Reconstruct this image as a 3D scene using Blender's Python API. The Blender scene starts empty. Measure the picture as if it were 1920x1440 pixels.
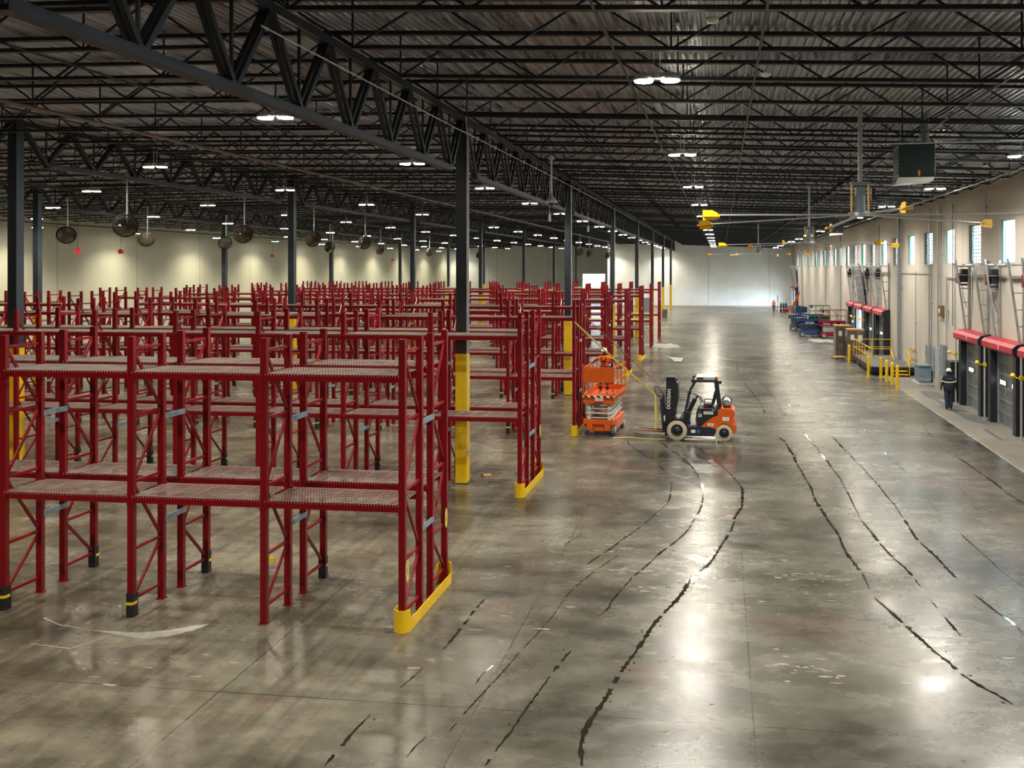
import bpy, bmesh, math, random
from mathutils import Vector, Matrix, Quaternion
random.seed(7)
PI = math.pi
C = bpy.context.scene.collection
R = math.radians

# ------------------------------------------------------------------ materials
def mat(name, col, rough=.5, metal=0., noise=0., nscale=4., emit=None, estr=0., alpha=None, rnoise=0., coat=0., stretch=None, trans=0.):
    m = bpy.data.materials.new(name); m.use_nodes = True
    nt = m.node_tree; b = nt.nodes['Principled BSDF']
    b.inputs['Base Color'].default_value = (*col, 1); b.inputs['Roughness'].default_value = rough
    b.inputs['Metallic'].default_value = metal
    if coat: b.inputs['Coat Weight'].default_value = coat
    if trans: b.inputs['Transmission Weight'].default_value = trans
    if emit: b.inputs['Emission Color'].default_value = (*emit, 1); b.inputs['Emission Strength'].default_value = estr
    if noise or rnoise:
        tc = nt.nodes.new('ShaderNodeTexCoord'); n = nt.nodes.new('ShaderNodeTexNoise')
        n.inputs['Scale'].default_value = nscale; n.inputs['Detail'].default_value = 5
        src = tc.outputs['Object']
        if stretch:
            mp = nt.nodes.new('ShaderNodeMapping'); mp.inputs['Scale'].default_value = stretch
            nt.links.new(src, mp.inputs[0]); src = mp.outputs[0]
        nt.links.new(src, n.inputs['Vector'])
        if noise:
            mr = nt.nodes.new('ShaderNodeMapRange'); mr.inputs[1].default_value = .3; mr.inputs[2].default_value = .7
            mr.inputs[3].default_value = 1 - noise; mr.inputs[4].default_value = 1 + noise
            nt.links.new(n.outputs[0], mr.inputs[0])
            vm = nt.nodes.new('ShaderNodeVectorMath'); vm.operation = 'SCALE'; vm.inputs[0].default_value = col
            nt.links.new(mr.outputs[0], vm.inputs['Scale']); nt.links.new(vm.outputs[0], b.inputs['Base Color'])
        if rnoise:
            m2 = nt.nodes.new('ShaderNodeMapRange'); m2.inputs[1].default_value = .3; m2.inputs[2].default_value = .7
            m2.inputs[3].default_value = rough - rnoise; m2.inputs[4].default_value = rough + rnoise
            nt.links.new(n.outputs[0], m2.inputs[0]); nt.links.new(m2.outputs[0], b.inputs['Roughness'])
    return m

M = {}
M['red'] = mat('red_rack_paint', (.17, .001, .005), .38, 0, .12, 6)
M['yellow'] = mat('safety_yellow', (.74, .475, .006), .42, 0, .1, 3)
M['black'] = mat('black_rubber', (.008, .009, .012), .5)
M['steel'] = mat('dark_steel', (.007, .010, .015), .5, .2, .2, 3)
M['column'] = mat('column_paint', (.022, .030, .040), .4, .2, .15, 2)
M['mainp'] = mat('dull_bronze_pipe', (.16, .125, .10), .45, .3)
M['galv'] = mat('galvanised_steel', (.42, .45, .47), .38, .8, .15, 5)
M['galvlight'] = mat('pale_galvanised', (.55, .58, .60), .45, .5, .1, 5)
M['wire'] = mat('deck_wire', (.52, .49, .47), .4, .5, .2, 2)
M['deck'] = mat('galvanised_roof_deck', (.33, .345, .375), .34, .5, .55, 1.2, rnoise=.14, stretch=(5, .35, 1))
M['orange'] = mat('machine_orange', (.60, .095, .010), .35, 0, .08, 3)
M['charcoal'] = mat('machine_black', (.012, .015, .022), .4)
M['white'] = mat('white_paint', (.75, .76, .75), .45)
M['offwhite'] = mat('scissor_white', (.55, .56, .50), .45, 0, .12, 4)
M['tyre'] = mat('beige_tyre', (.50, .45, .34), .8, 0, .12, 8)
M['greytyre'] = mat('grey_tyre', (.12, .13, .14), .7)
M['machred'] = mat('machine_red', (.27, .005, .018), .35, 0, .1, 3)
M['machblue'] = mat('machine_blue', (.006, .042, .15), .38, 0, .12, 3)
M['machgreen'] = mat('machine_green', (.01, .10, .05), .4, 0, .12, 3)
M['platred'] = mat('seal_red', (.38, .010, .035), .45, 0, .12, 1.5)
M['door'] = mat('dock_door_panel', (.25, .27, .28), .35, .6, .2, 1.2, rnoise=.1)
M['wood'] = mat('pallet_wood', (.36, .22, .10), .8, 0, .3, 6, stretch=(1, 8, 8))
M['card'] = mat('cardboard', (.42, .24, .09), .8, 0, .15, 3)
M['wrap'] = mat('wrapped_goods', (.13, .10, .085), .28, 0, .5, 2.5)
M['skin'] = mat('brown_skin', (.11, .055, .035), .6)
M['hivis'] = mat('orange_shirt', (.85, .15, .012), .8, 0, .15, 8)
M['hiyel'] = mat('lime_vest', (.65, .85, .05), .7)
M['jacket'] = mat('black_jacket', (.010, .012, .020), .75, 0, .3, 9)
M['trouser'] = mat('navy_trousers', (.014, .028, .055), .8, 0, .3, 9)
M['reflect'] = mat('reflective_tape', (.75, .76, .62), .4)
M['helmet'] = mat('helmet_shell', (.80, .78, .72), .3)
M['strap'] = mat('yellow_webbing', (.62, .56, .12), .75, 0, .15, 10)
M['darkstrap'] = mat('dark_webbing', (.16, .12, .06), .8)
M['maroon'] = mat('maroon_box', (.10, .008, .018), .5)
M['grey'] = mat('equipment_grey', (.20, .24, .27), .45, .1, .12, 2)
M['blgrey'] = mat('transformer_blue_grey', (.17, .25, .31), .42, .1, .1, 2)
M['plate'] = mat('ramp_plate', (.13, .13, .135), .5, .4, .25, 3)
M['brown'] = mat('bronze_box', (.14, .085, .035), .5)
M['amber'] = mat('amber_plastic', (.90, .50, .01), .4)
M['heater'] = mat('heater_green', (.010, .028, .032), .45, .2, .1, 2)
M['silver'] = mat('brushed_aluminium', (.62, .63, .62), .28, .9)
M['signred'] = mat('bright_red_plastic', (.75, .01, .03), .4)
M['concpad'] = mat('pale_concrete', (.45, .42, .36), .85, 0, .15, 4)
M['lamp'] = mat('lamp_lens', (1, 1, 1), .5, emit=(1, .89, .70), estr=330.)
M['lampL'] = mat('lamp_lens_warm', (1, 1, 1), .5, emit=(1, .90, .72), estr=150.)
M['skyjamb'] = mat('cyan_skylit_jamb', (.10, .62, .72), .25)  # cyan of jambs lit by the sky, put into the frame colour
M['cage'] = mat('fan_cage', (.022, .020, .017), .5, .3)
M['dirtwhite'] = mat('scuffed_plaster', (.27, .265, .25), .7, 0, .2, 9)

# rack post material: red with rows of punched holes
for k_ in ('red',): M[k_].node_tree.nodes['Principled BSDF'].inputs['Specular IOR Level'].default_value = .28
def hole_material():
    m = mat('red_punched_post', (.17, .001, .005), .38)
    nt = m.node_tree; L = nt.links; N = nt.nodes; b = N['Principled BSDF']; b.inputs['Specular IOR Level'].default_value = .28
    tc = N.new('ShaderNodeTexCoord'); sx = N.new('ShaderNodeSeparateXYZ'); L.new(tc.outputs['Object'], sx.inputs[0])
    geo = N.new('ShaderNodeNewGeometry'); sn = N.new('ShaderNodeSeparateXYZ'); L.new(geo.outputs['Normal'], sn.inputs[0])
    def mth(op, a, b_=None, c_=None):
        n = N.new('ShaderNodeMath'); n.operation = op
        for i, v in enumerate((a, b_, c_)):
            if v is None: continue
            if isinstance(v, (int, float)): n.inputs[i].default_value = v
            else: L.new(v, n.inputs[i])
        return n.outputs[0]
    z = mth('SUBTRACT', mth('MODULO', sx.outputs[2], .0508), .0254)
    # posts are centred at y = 0.04 and y = 0.89 of the frame
    y = mth('SUBTRACT', mth('PINGPONG', mth('SUBTRACT', sx.outputs[1], .04), .425), 0.)
    d2x = mth('ADD', mth('MULTIPLY', z, z), mth('MULTIPLY', y, y))
    hx = mth('MULTIPLY', mth('LESS_THAN', d2x, .00016), mth('GREATER_THAN', mth('ABSOLUTE', sn.outputs[0]), .9))
    mix = N.new('ShaderNodeMix'); mix.data_type = 'RGBA'
    mix.inputs[6].default_value = (.17, .001, .005, 1); mix.inputs[7].default_value = (.09, .07, .065, 1)
    L.new(hx, mix.inputs[0]); L.new(mix.outputs[2], b.inputs['Base Color'])
    return m
M['post'] = hole_material()

# black post guard with its yellow band is two meshes; hazard stripe edge of the orange lift
def stripe_material():
    m = mat('hazard_stripe', (.8, .7, .5), .5); nt = m.node_tree; N = nt.nodes; L = nt.links
    tc = N.new('ShaderNodeTexCoord'); w = N.new('ShaderNodeTexWave'); w.inputs['Scale'].default_value = 2.6
    w.bands_direction = 'DIAGONAL'; L.new(tc.outputs['Object'], w.inputs['Vector'])
    r = N.new('ShaderNodeValToRGB'); r.color_ramp.interpolation = 'CONSTANT'
    r.color_ramp.elements[0].color = (.01, .01, .01, 1); r.color_ramp.elements[1].position = .5; r.color_ramp.elements[1].color = (.8, .74, .55, 1)
    L.new(w.outputs[1], r.inputs[0]); L.new(r.outputs[0], N['Principled BSDF'].inputs['Base Color'])
    return m
M['stripe'] = stripe_material()

# tilt-up concrete wall: warm off-white paint with thin panel joints (joint spacing in the object's Y or X)
def wall_material(name, axis, spacing, off, col):
    m = mat(name, col, .7); nt = m.node_tree; N = nt.nodes; L = nt.links; b = N['Principled BSDF']
    tc = N.new('ShaderNodeTexCoord'); sx = N.new('ShaderNodeSeparateXYZ'); L.new(tc.outputs['Object'], sx.inputs[0])
    def mth(op, a, b_):
        n = N.new('ShaderNodeMath'); n.operation = op
        for i, v in enumerate((a, b_)):
            if isinstance(v, (int, float)): n.inputs[i].default_value = v
            else: L.new(v, n.inputs[i])
        return n.outputs[0]
    p = mth('PINGPONG', mth('ADD', sx.outputs[axis], off), spacing / 2)
    j = mth('LESS_THAN', p, .02)
    n = N.new('ShaderNodeTexNoise'); n.inputs['Scale'].default_value = .5; n.inputs['Detail'].default_value = 6; L.new(tc.outputs['Object'], n.inputs['Vector'])
    mr = N.new('ShaderNodeMapRange'); mr.inputs[1].default_value = .3; mr.inputs[2].default_value = .7; mr.inputs[3].default_value = .93; mr.inputs[4].default_value = 1.05
    L.new(n.outputs[0], mr.inputs[0])
    vm = N.new('ShaderNodeVectorMath'); vm.operation = 'SCALE'; vm.inputs[0].default_value = col; L.new(mr.outputs[0], vm.inputs['Scale'])
    mix = N.new('ShaderNodeMix'); mix.data_type = 'RGBA'; L.new(j, mix.inputs[0]); L.new(vm.outputs[0], mix.inputs[6]); mix.inputs[7].default_value = (.10, .095, .085, 1)
    L.new(mix.outputs[2], b.inputs['Base Color'])
    return m
M['wallR'] = wall_material('painted_panel_wall_dock', 1, 8.8, 1.3, (.47, .435, .375))
M['wallL'] = wall_material('painted_panel_wall_long', 1, 9.1, 3.3, (.50, .515, .425))
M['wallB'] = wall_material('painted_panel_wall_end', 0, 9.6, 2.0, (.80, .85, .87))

# polished, stained concrete slab
def floor_material():
    m = bpy.data.materials.new('polished_concrete'); m.use_nodes = True
    nt = m.node_tree; N = nt.nodes; L = nt.links; b = N['Principled BSDF']
    tc = N.new('ShaderNodeTexCoord'); O = tc.outputs['Object']
    sx = N.new('ShaderNodeSeparateXYZ'); L.new(O, sx.inputs[0])
    def mth(op, a, b_=None, c_=None, clamp=False):
        n = N.new('ShaderNodeMath'); n.operation = op; n.use_clamp = clamp
        for i, v in enumerate((a, b_, c_)):
            if v is None: continue
            if isinstance(v, (int, float)): n.inputs[i].default_value = v
            else: L.new(v, n.inputs[i])
        return n.outputs[0]
    def noise(scale, detail, st=(1, 1, 1), rot=0., dist=0., rough=.6):
        mp = N.new('ShaderNodeMapping'); mp.inputs['Scale'].default_value = st; mp.inputs['Rotation'].default_value = (0, 0, rot)
        L.new(O, mp.inputs[0]); n = N.new('ShaderNodeTexNoise'); n.inputs['Scale'].default_value = scale; n.inputs['Detail'].default_value = detail
        n.inputs['Distortion'].default_value = dist; n.inputs['Roughness'].default_value = rough; L.new(mp.outputs[0], n.inputs['Vector']); return n.outputs[0]
    def ramp(src, stops):
        r = N.new('ShaderNodeValToRGB'); e = r.color_ramp.elements
        while len(e) < len(stops): e.new(.5)
        for k, (p, c) in zip(e, stops): k.position = p; k.color = (*c, 1) if len(c) == 3 else c
        L.new(src, r.inputs[0]); return r.outputs[0]
    def mix(f, a, b_, mode='MIX'):
        n = N.new('ShaderNodeMix'); n.data_type = 'RGBA'; n.blend_type = mode
        for i, v in ((0, f), (6, a), (7, b_)):
            if isinstance(v, (int, float)): n.inputs[i].default_value = v
            elif isinstance(v, tuple): n.inputs[i].default_value = (*v, 1)
            else: L.new(v, n.inputs[i])
        return n.outputs[2]
    big = noise(.20, 7, (.8, 1, 1), 0, .25, .66)
    mid = noise(1.1, 9, (.55, 1.3, 1), .1, .25, .72)
    fine = noise(9, 6, (1, 1, 1), 0, .2, .7)
    base = ramp(big, [(.33, (.016, .014, .010)), (.45, (.060, .056, .044)), (.55, (.108, .103, .084)), (.68, (.160, .156, .134))])
    base = mix(.75, base, ramp(mid, [(.25, (.26, .25, .24)), (.5, (.50, .50, .49)), (.78, (.76, .76, .74))]), 'OVERLAY')
    base = mix(.35, base, ramp(fine, [(.3, (.38, .38, .38)), (.7, (.62, .62, .62))]), 'OVERLAY')
    base = mix(.8, base, ramp(noise(.55, 8, (.7, 1.1, 1), .7, .3, .7), [(.3, (.27, .265, .25)), (.48, (.48, .48, .47)), (.68, (.70, .70, .68))]), 'OVERLAY')
    # brushed streaks under the racks, running along the rows
    st = noise(1.1, 4, (4.5, .22, 1), R(4), .15, .6)
    lf = mth('MULTIPLY', mth('LESS_THAN', sx.outputs[0], -5.2), .55)
    base = mix(lf, base, ramp(st, [(.32, (.20, .19, .18)), (.52, (.52, .50, .47)), (.72, (.80, .78, .72))]), 'OVERLAY')
    # pale scuffs
    sc = mth('MULTIPLY', mth('GREATER_THAN', noise(1.7, 7, (.45, 1.6, 1), 0, 1.1, .72), .70), .22)
    base = mix(sc, base, (.36, .34, .30))
    # reddish stain
    rs = mth('MULTIPLY', mth('GREATER_THAN', noise(.35, 3, (1, 1, 1), 1.), .62), .25)
    base = mix(rs, base, (.13, .075, .06))
    # saw-cut joints
    jx = mth('PINGPONG', mth('ADD', sx.outputs[0], 3.42), 1.93); jy = mth('PINGPONG', mth('SUBTRACT', sx.outputs[1], 12.05), 2.17)
    jl = mth('MAXIMUM', mth('LESS_THAN', jx, .012), mth('LESS_THAN', jy, .012))
    # dock strip: lighter, unpolished
    dk = mth('GREATER_THAN', sx.outputs[0], 9.15)
    dcol = mix(.75, mix(.5, (.23, .205, .16), base), ramp(mid, [(.3, (.36, .36, .36)), (.7, (.66, .66, .66))]), 'OVERLAY')
    base = mix(dk, base, dcol)
    base = mix(mth('MULTIPLY', mth('SUBTRACT', 1., dk), mth('MULTIPLY', jl, .8)), base, (.03, .028, .024))
    base = mix(mth('MULTIPLY', mth('LESS_THAN', mth('ABSOLUTE', mth('SUBTRACT', sx.outputs[0], 9.12)), .03), .7), base, (.50, .46, .38))
    L.new(base, b.inputs['Base Color'])
    ro = N.new('ShaderNodeMapRange'); ro.inputs[1].default_value = .3; ro.inputs[2].default_value = .7; ro.inputs[3].default_value = .18; ro.inputs[4].default_value = .34
    L.new(mid, ro.inputs[0])
    rr = mth('ADD', ro.outputs[0], mth('MULTIPLY', dk, .42))
    L.new(rr, b.inputs['Roughness'])
    b.inputs['Specular IOR Level'].default_value = .75
    bm_ = N.new('ShaderNodeBump'); bm_.inputs['Strength'].default_value = .08; bm_.inputs['Distance'].default_value = .02
    L.new(noise(2.2, 3, (1, 1, 1)), bm_.inputs['Height']); L.new(bm_.outputs[0], b.inputs['Normal'])
    return m
M['floor'] = floor_material()
def wet_material():
    m = mat('wet_track_water', (.020, .017, .012), .04); m.node_tree.nodes['Principled BSDF'].inputs['Specular IOR Level'].default_value = .6
    return m
M['wet'] = wet_material()
M['scuff'] = mat('scuff_mark', (.26, .245, .21), .5)

# ------------------------------------------------------------------ mesh builder
class MB:
    def __init__(s): s.v = []; s.f = []; s.m = []; s.sm = []
    def add(s, vs, fs, mi=0, smooth=False, X=None):
        o = len(s.v)
        s.v += [tuple(X @ Vector(v)) if X else tuple(v) for v in vs]
        s.f += [tuple(i + o for i in f) for f in fs]; s.m += [mi] * len(fs); s.sm += [smooth] * len(fs)
        return s
    def box(s, a, b, mi=0, X=None):
        x0, y0, z0 = a; x1, y1, z1 = b
        return s.add([(x0, y0, z0), (x1, y0, z0), (x1, y1, z0), (x0, y1, z0), (x0, y0, z1), (x1, y0, z1), (x1, y1, z1), (x0, y1, z1)],
                     [(0, 3, 2, 1), (4, 5, 6, 7), (0, 1, 5, 4), (1, 2, 6, 5), (2, 3, 7, 6), (3, 0, 4, 7)], mi, False, X)
    def bar(s, p, q, w, h=None, mi=0, up=(0, 0, 1)):
        h = h or w; p = Vector(p); q = Vector(q); d = (q - p); L_ = d.length; d.normalize()
        u = Vector(up)
        if abs(d.dot(u)) > .98: u = Vector((0, 1, 0))
        a = d.cross(u).normalized(); b = a.cross(d).normalized()
        vs = []
        for t in (p, q):
            for sa, sb in ((-1, -1), (1, -1), (1, 1), (-1, 1)): vs.append(t + a * sa * w / 2 + b * sb * h / 2)
        return s.add(vs, [(0, 1, 2, 3), (7, 6, 5, 4), (0, 4, 5, 1), (1, 5, 6, 2), (2, 6, 7, 3), (3, 7, 4, 0)], mi)
    def cyl(s, p, q, r, n=12, mi=0, r2=None, caps=True):
        p = Vector(p); q = Vector(q); d = (q - p).normalized(); u = Vector((0, 0, 1)) if abs(d.z) < .95 else Vector((1, 0, 0))
        a = d.cross(u).normalized(); b = a.cross(d).normalized(); r2 = r if r2 is None else r2
        vs = [p + (a * math.cos(2 * PI * k / n) + b * math.sin(2 * PI * k / n)) * r for k in range(n)] + [q + (a * math.cos(2 * PI * k / n) + b * math.sin(2 * PI * k / n)) * r2 for k in range(n)]
        s.add(vs, [(k, k + n, (k + 1) % n + n, (k + 1) % n) for k in range(n)], mi, True)
        if caps: s.add(vs, [tuple(range(n)), tuple(range(2 * n - 1, n - 1, -1))], mi)
        return s
    def tube(s, pts, r, n=8, mi=0):
        for a, b in zip(pts, pts[1:]): s.cyl(a, b, r, n, mi)
        for a in pts[1:-1]: s.ball(a, r * 1.02, mi, 6, 4)
        return s
    def ball(s, c, r, mi=0, n=14, k=9, sc=(1, 1, 1)):
        vs = []; fs = []
        for i in range(k + 1):
            t = PI * i / k
            for j in range(n):
                p = 2 * PI * j / n
                vs.append((c[0] + r * sc[0] * math.sin(t) * math.cos(p), c[1] + r * sc[1] * math.sin(t) * math.sin(p), c[2] + r * sc[2] * math.cos(t)))
        for i in range(k):
            for j in range(n): fs.append((i * n + j, (i + 1) * n + j, (i + 1) * n + (j + 1) % n, i * n + (j + 1) % n))
        return s.add(vs, fs, mi, True)
    def lathe(s, prof, c=(0, 0, 0), axis='z', n=20, mi=0, smooth=True):
        vs = []; fs = []; m = len(prof)
        for j in range(n):
            p = 2 * PI * j / n
            for r, h in prof:
                x, y = r * math.cos(p), r * math.sin(p)
                v = (x, y, h) if axis == 'z' else ((h, x, y) if axis == 'x' else (x, h, y))
                vs.append((c[0] + v[0], c[1] + v[1], c[2] + v[2]))
        for j in range(n):
            for i in range(m - 1): fs.append((j * m + i, ((j + 1) % n) * m + i, ((j + 1) % n) * m + i + 1, j * m + i + 1))
        return s.add(vs, fs, mi, smooth)
    def prism(s, poly, a, b, axis='y', mi=0):
        """poly of 2-D points, extruded from a to b along axis (axis y: (x,z); x: (y,z); z: (x,y))"""
        n = len(poly)
        def P3(p, t): return (p[0], t, p[1]) if axis == 'y' else ((t, p[0], p[1]) if axis == 'x' else (p[0], p[1], t))
        vs = [P3(p, a) for p in poly] + [P3(p, b) for p in poly]
        fs = [tuple(range(n - 1, -1, -1)), tuple(range(n, 2 * n))] + [(k, (k + 1) % n, (k + 1) % n + n, k + n) for k in range(n)]
        return s.add(vs, fs, mi)
    def mesh(s, name, mats):
        me = bpy.data.meshes.new(name); me.from_pydata(s.v, [], s.f)
        for m in (mats if isinstance(mats, (list, tuple)) else [mats]): me.materials.append(m)
        me.polygons.foreach_set('material_index', s.m); me.polygons.foreach_set('use_smooth', s.sm)
        bm = bmesh.new(); bm.from_mesh(me); bmesh.ops.recalc_face_normals(bm, faces=bm.faces); bm.to_mesh(me); bm.free()
        me.update(); return me
    def obj(s, name, mats, parent=None, loc=None, rz=0, bevel=0):
        o = bpy.data.objects.new(name, s.mesh(name, mats)); C.objects.link(o)
        if parent: o.parent = parent
        if loc: o.location = loc
        if rz: o.rotation_euler = (0, 0, rz)
        if bevel:
            b = o.modifiers.new('b', 'BEVEL'); b.width = bevel; b.segments = 2; b.limit_method = 'ANGLE'
        return o

def inst(name, me, parent=None, loc=(0, 0, 0), rot=(0, 0, 0), scale=None):
    o = bpy.data.objects.new(name, me); C.objects.link(o)
    if parent: o.parent = parent
    o.location = loc; o.rotation_euler = rot
    if scale: o.scale = scale
    return o
def tag(o, label, cat, group=None, kind=None):
    o['label'] = label; o['category'] = cat
    if group: o['group'] = group
    if kind: o['kind'] = kind
    return o
def thing(name, label, cat, loc=(0, 0, 0), rz=0, group=None):
    o = bpy.data.objects.new(name, None); C.objects.link(o); o.location = loc; o.rotation_euler = (0, 0, rz)
    o.empty_display_size = .2
    return tag(o, label, cat, group)
def struct(o): o['kind'] = 'structure'; return o
def dup(root, loc, rz=None, label=None, group=None):
    r = root.copy(); C.objects.link(r); r.location = loc
    if rz is not None: r.rotation_euler = (0, 0, rz)
    if label: r['label'] = label
    if group: r['group'] = group
    for ch in root.children:
        c = ch.copy(); C.objects.link(c); c.parent = r
        for g in ch.children:
            d = g.copy(); C.objects.link(d); d.parent = c
    return r
def text(name, s, size, m, parent, loc, rot, ext=.002, bold=0.):
    cu = bpy.data.curves.new(name, 'FONT'); cu.body = s; cu.size = size; cu.extrude = ext; cu.offset = bold
    cu.align_x = 'CENTER'; cu.align_y = 'CENTER'
    t = bpy.data.objects.new(name, cu); C.objects.link(t)
    dg = bpy.context.evaluated_depsgraph_get(); me = bpy.data.meshes.new_from_object(t.evaluated_get(dg))
    bpy.data.objects.remove(t); bpy.data.curves.remove(cu)
    me.materials.clear(); me.materials.append(m)
    return inst(name, me, parent, loc, rot)

# ------------------------------------------------------------------ dimensions (metres); +Y runs down the aisle
COLX = (-7.417, -21.667, -35.917); XR = 11.15; XL = -49.5; YB = 141.; JOGX = -18.2; YBL = 156.
def deck_z(x):
    P_ = [(-49.6, 10.45), (-35.917, 10.85), (-21.667, 11.0), (-7.417, 10.8), (11.5, 10.12)]
    for (a, za), (b, zb) in zip(P_, P_[1:]):
        if x <= b: return za + (zb - za) * (x - a) / (b - a)
    return P_[-1][1]

# ------------------------------------------------------------------ setting: floor, walls, ceiling
fl = MB().box((XL - .3, -6, -.3), (XR + .3, YBL + .3, 0)).obj('floor', M['floor']); struct(fl)
apron = MB().box((XR + .3, -6, -1.35), (XR + 60, YBL, -1.3)).obj('ground', M['concpad']); struct(apron)

def wall_x(name, x0, x1, y0, y1, z1, holes, m):
    ys = sorted({y0, y1, *[h[0] for h in holes], *[h[1] for h in holes]}); b = MB()
    for a, c in zip(ys, ys[1:]):
        hs = sorted([(h[2], h[3]) for h in holes if h[0] <= a + 1e-6 and h[1] >= c - 1e-6]); z = 0.
        for p, q in hs:
            if p > z: b.box((x0, a, z), (x1, c, p))
            z = q
        b.box((x0, a, z), (x1, c, z1))
    return struct(b.obj(name, m))
WIN = [36.3 + 4.4 * k for k in range(-5, 24)]
OPEN_DOORS = (70.95, 131.9, 136.3)
holes = [(y - .95, y + .95, 6.38, 8.12) for y in WIN] + [(y - 1.35, y + 1.35, .0, 3.0) for y in OPEN_DOORS]
wall_x('wall_right', XR, XR + .25, -6, YB + .3, 10.35, holes, M['wallR'])
wall_x('wall_left', XL - .25, XL, -6, YBL + .3, 10.6, [], M['wallL'])
b = MB().box((JOGX, YB, 0), (XR + .25, YB + .25, 11.1)); struct(b.obj('wall_back', M['wallB']))
b = MB()
for a, c in ((XL - .25, -24.6), (-20.6, JOGX)): b.box((a, YBL, 0), (c, YBL + .25, 11.1))
b.box((-24.6, YBL, 0), (-20.6, YBL + .25, 2.2)); b.box((-24.6, YBL, 5.1), (-20.6, YBL + .25, 11.1)); struct(b.obj('wall_back_left', M['wallB']))
struct(MB().box((JOGX, YB + .25, 0), (JOGX + .25, YBL + .25, 11.1)).obj('wall_jog', M['wallB']))
struct(MB().box((XL - .25, -6.25, 0), (XR + .25, -6, 11.1)).obj('wall_front', M['wallL']))
# corrugated roof deck, ribs along Y, sloping with the roof
b = MB(); xs = []; x = XL - .2
while x < XR + .3: xs += [(x, 0), (x + .045, 0), (x + .065, .05), (x + .135, .05)]; x += .155
xs = [(x, deck_z(x) + z) for x, z in xs]; n = len(xs)
b.add([(x, -6, z) for x, z in xs] + [(x, YBL + .3, z) for x, z in xs], [(k, k + 1, k + 1 + n, k + n) for k in range(n - 1)])
ceil = struct(b.obj('ceiling', M['deck']))
b = MB(); n = 5; q = [(-49.7, deck_z(-49.7)), (-35.917, deck_z(-35.917)), (-21.667, deck_z(-21.667)), (-7.417, deck_z(-7.417)), (11.45, deck_z(11.45))]
b.add([(x, -6.2, z + .12) for x, z in q] + [(x, YBL + .3, z + .12) for x, z in q] + [(x, -6.2, z + .3) for x, z in q] + [(x, YBL + .3, z + .3) for x, z in q],
      [(k, k + 1, k + 6, k + 5) for k in range(4)] + [(k + 10, k + 11, k + 16, k + 15) for k in range(4)])
b.obj('roof_slab', M['steel'], ceil)

# windows of the dock wall
wm = {}
def window_mesh(kind):
    b = MB()
    w, h = .95, .87
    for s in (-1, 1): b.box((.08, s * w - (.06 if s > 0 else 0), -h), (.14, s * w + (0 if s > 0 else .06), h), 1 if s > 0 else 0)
    b.box((.08, -w, -h), (.14, w, -h + .05)); b.box((.08, -w, h - .05), (.14, w, h))
    if kind == 'clear': b.box((.09, w - .34, -h), (.13, w - .30, h), 1)  # added strip carrying the painted sky tint of the jamb
    else:
        for k in range(1, 11): b.box((.05, -w, -h + k * 2 * h / 11 - .022), (.08, w, -h + k * 2 * h / 11 + .022))
        for k in range(1, 5): b.box((.05, -w + k * 2 * w / 5 - .035, -h), (.08, -w + k * 2 * w / 5 + .035, h))
    return b.mesh('window_frame_' + kind, [M['galvlight'], M['skyjamb']])
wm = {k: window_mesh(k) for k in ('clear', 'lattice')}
glassm = mat('window_glass', (.97, 1., 1.), .02, trans=1.); glassm.node_tree.nodes['Principled BSDF'].inputs['IOR'].default_value = 1.01
pane = MB().box((.10, -.94, -.86), (.104, .94, .86)).mesh('window_pane', glassm)
g2 = mat('dimmed_glass', (.16, .18, .21), .02, trans=1.); g2.node_tree.nodes['Principled BSDF'].inputs['IOR'].default_value = 1.01  # glass colour darkened so daylight through the lattice panes looks dimmer
pane2 = MB().box((.10, -.94, -.86), (.104, .94, .86)).mesh('window_pane', g2)
sill = MB().box((-.05, -1.0, -.92), (.1, 1.0, -.87)).mesh('window_sill', M['galvlight'])
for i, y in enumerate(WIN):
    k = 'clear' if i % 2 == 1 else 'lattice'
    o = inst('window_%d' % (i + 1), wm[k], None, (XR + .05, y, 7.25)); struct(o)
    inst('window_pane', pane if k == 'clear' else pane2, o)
    if k == 'lattice': inst('window_sill', sill, o, (-.04, 0, 0))
o = MB().box((-24.6, YBL + .02, 2.2), (-20.6, YBL + .06, 5.1)).obj('window_30', mat('translucent_panel', (.30, .33, .36), .5, trans=1.)); struct(o)
MB().box((-24.6, YBL - .02, 4.0), (-20.6, YBL + .02, 4.12)).box((-22.6, YBL - .02, 2.2), (-22.52, YBL + .02, 4.0)).obj('window_frame', M['steel'], o)
# base trim of the back wall, upper dark pipe on back wall
struct(MB().box((JOGX, YB - .04, 0), (XR, YB, .22)).obj('baseboard_back', M['concpad']))

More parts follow.
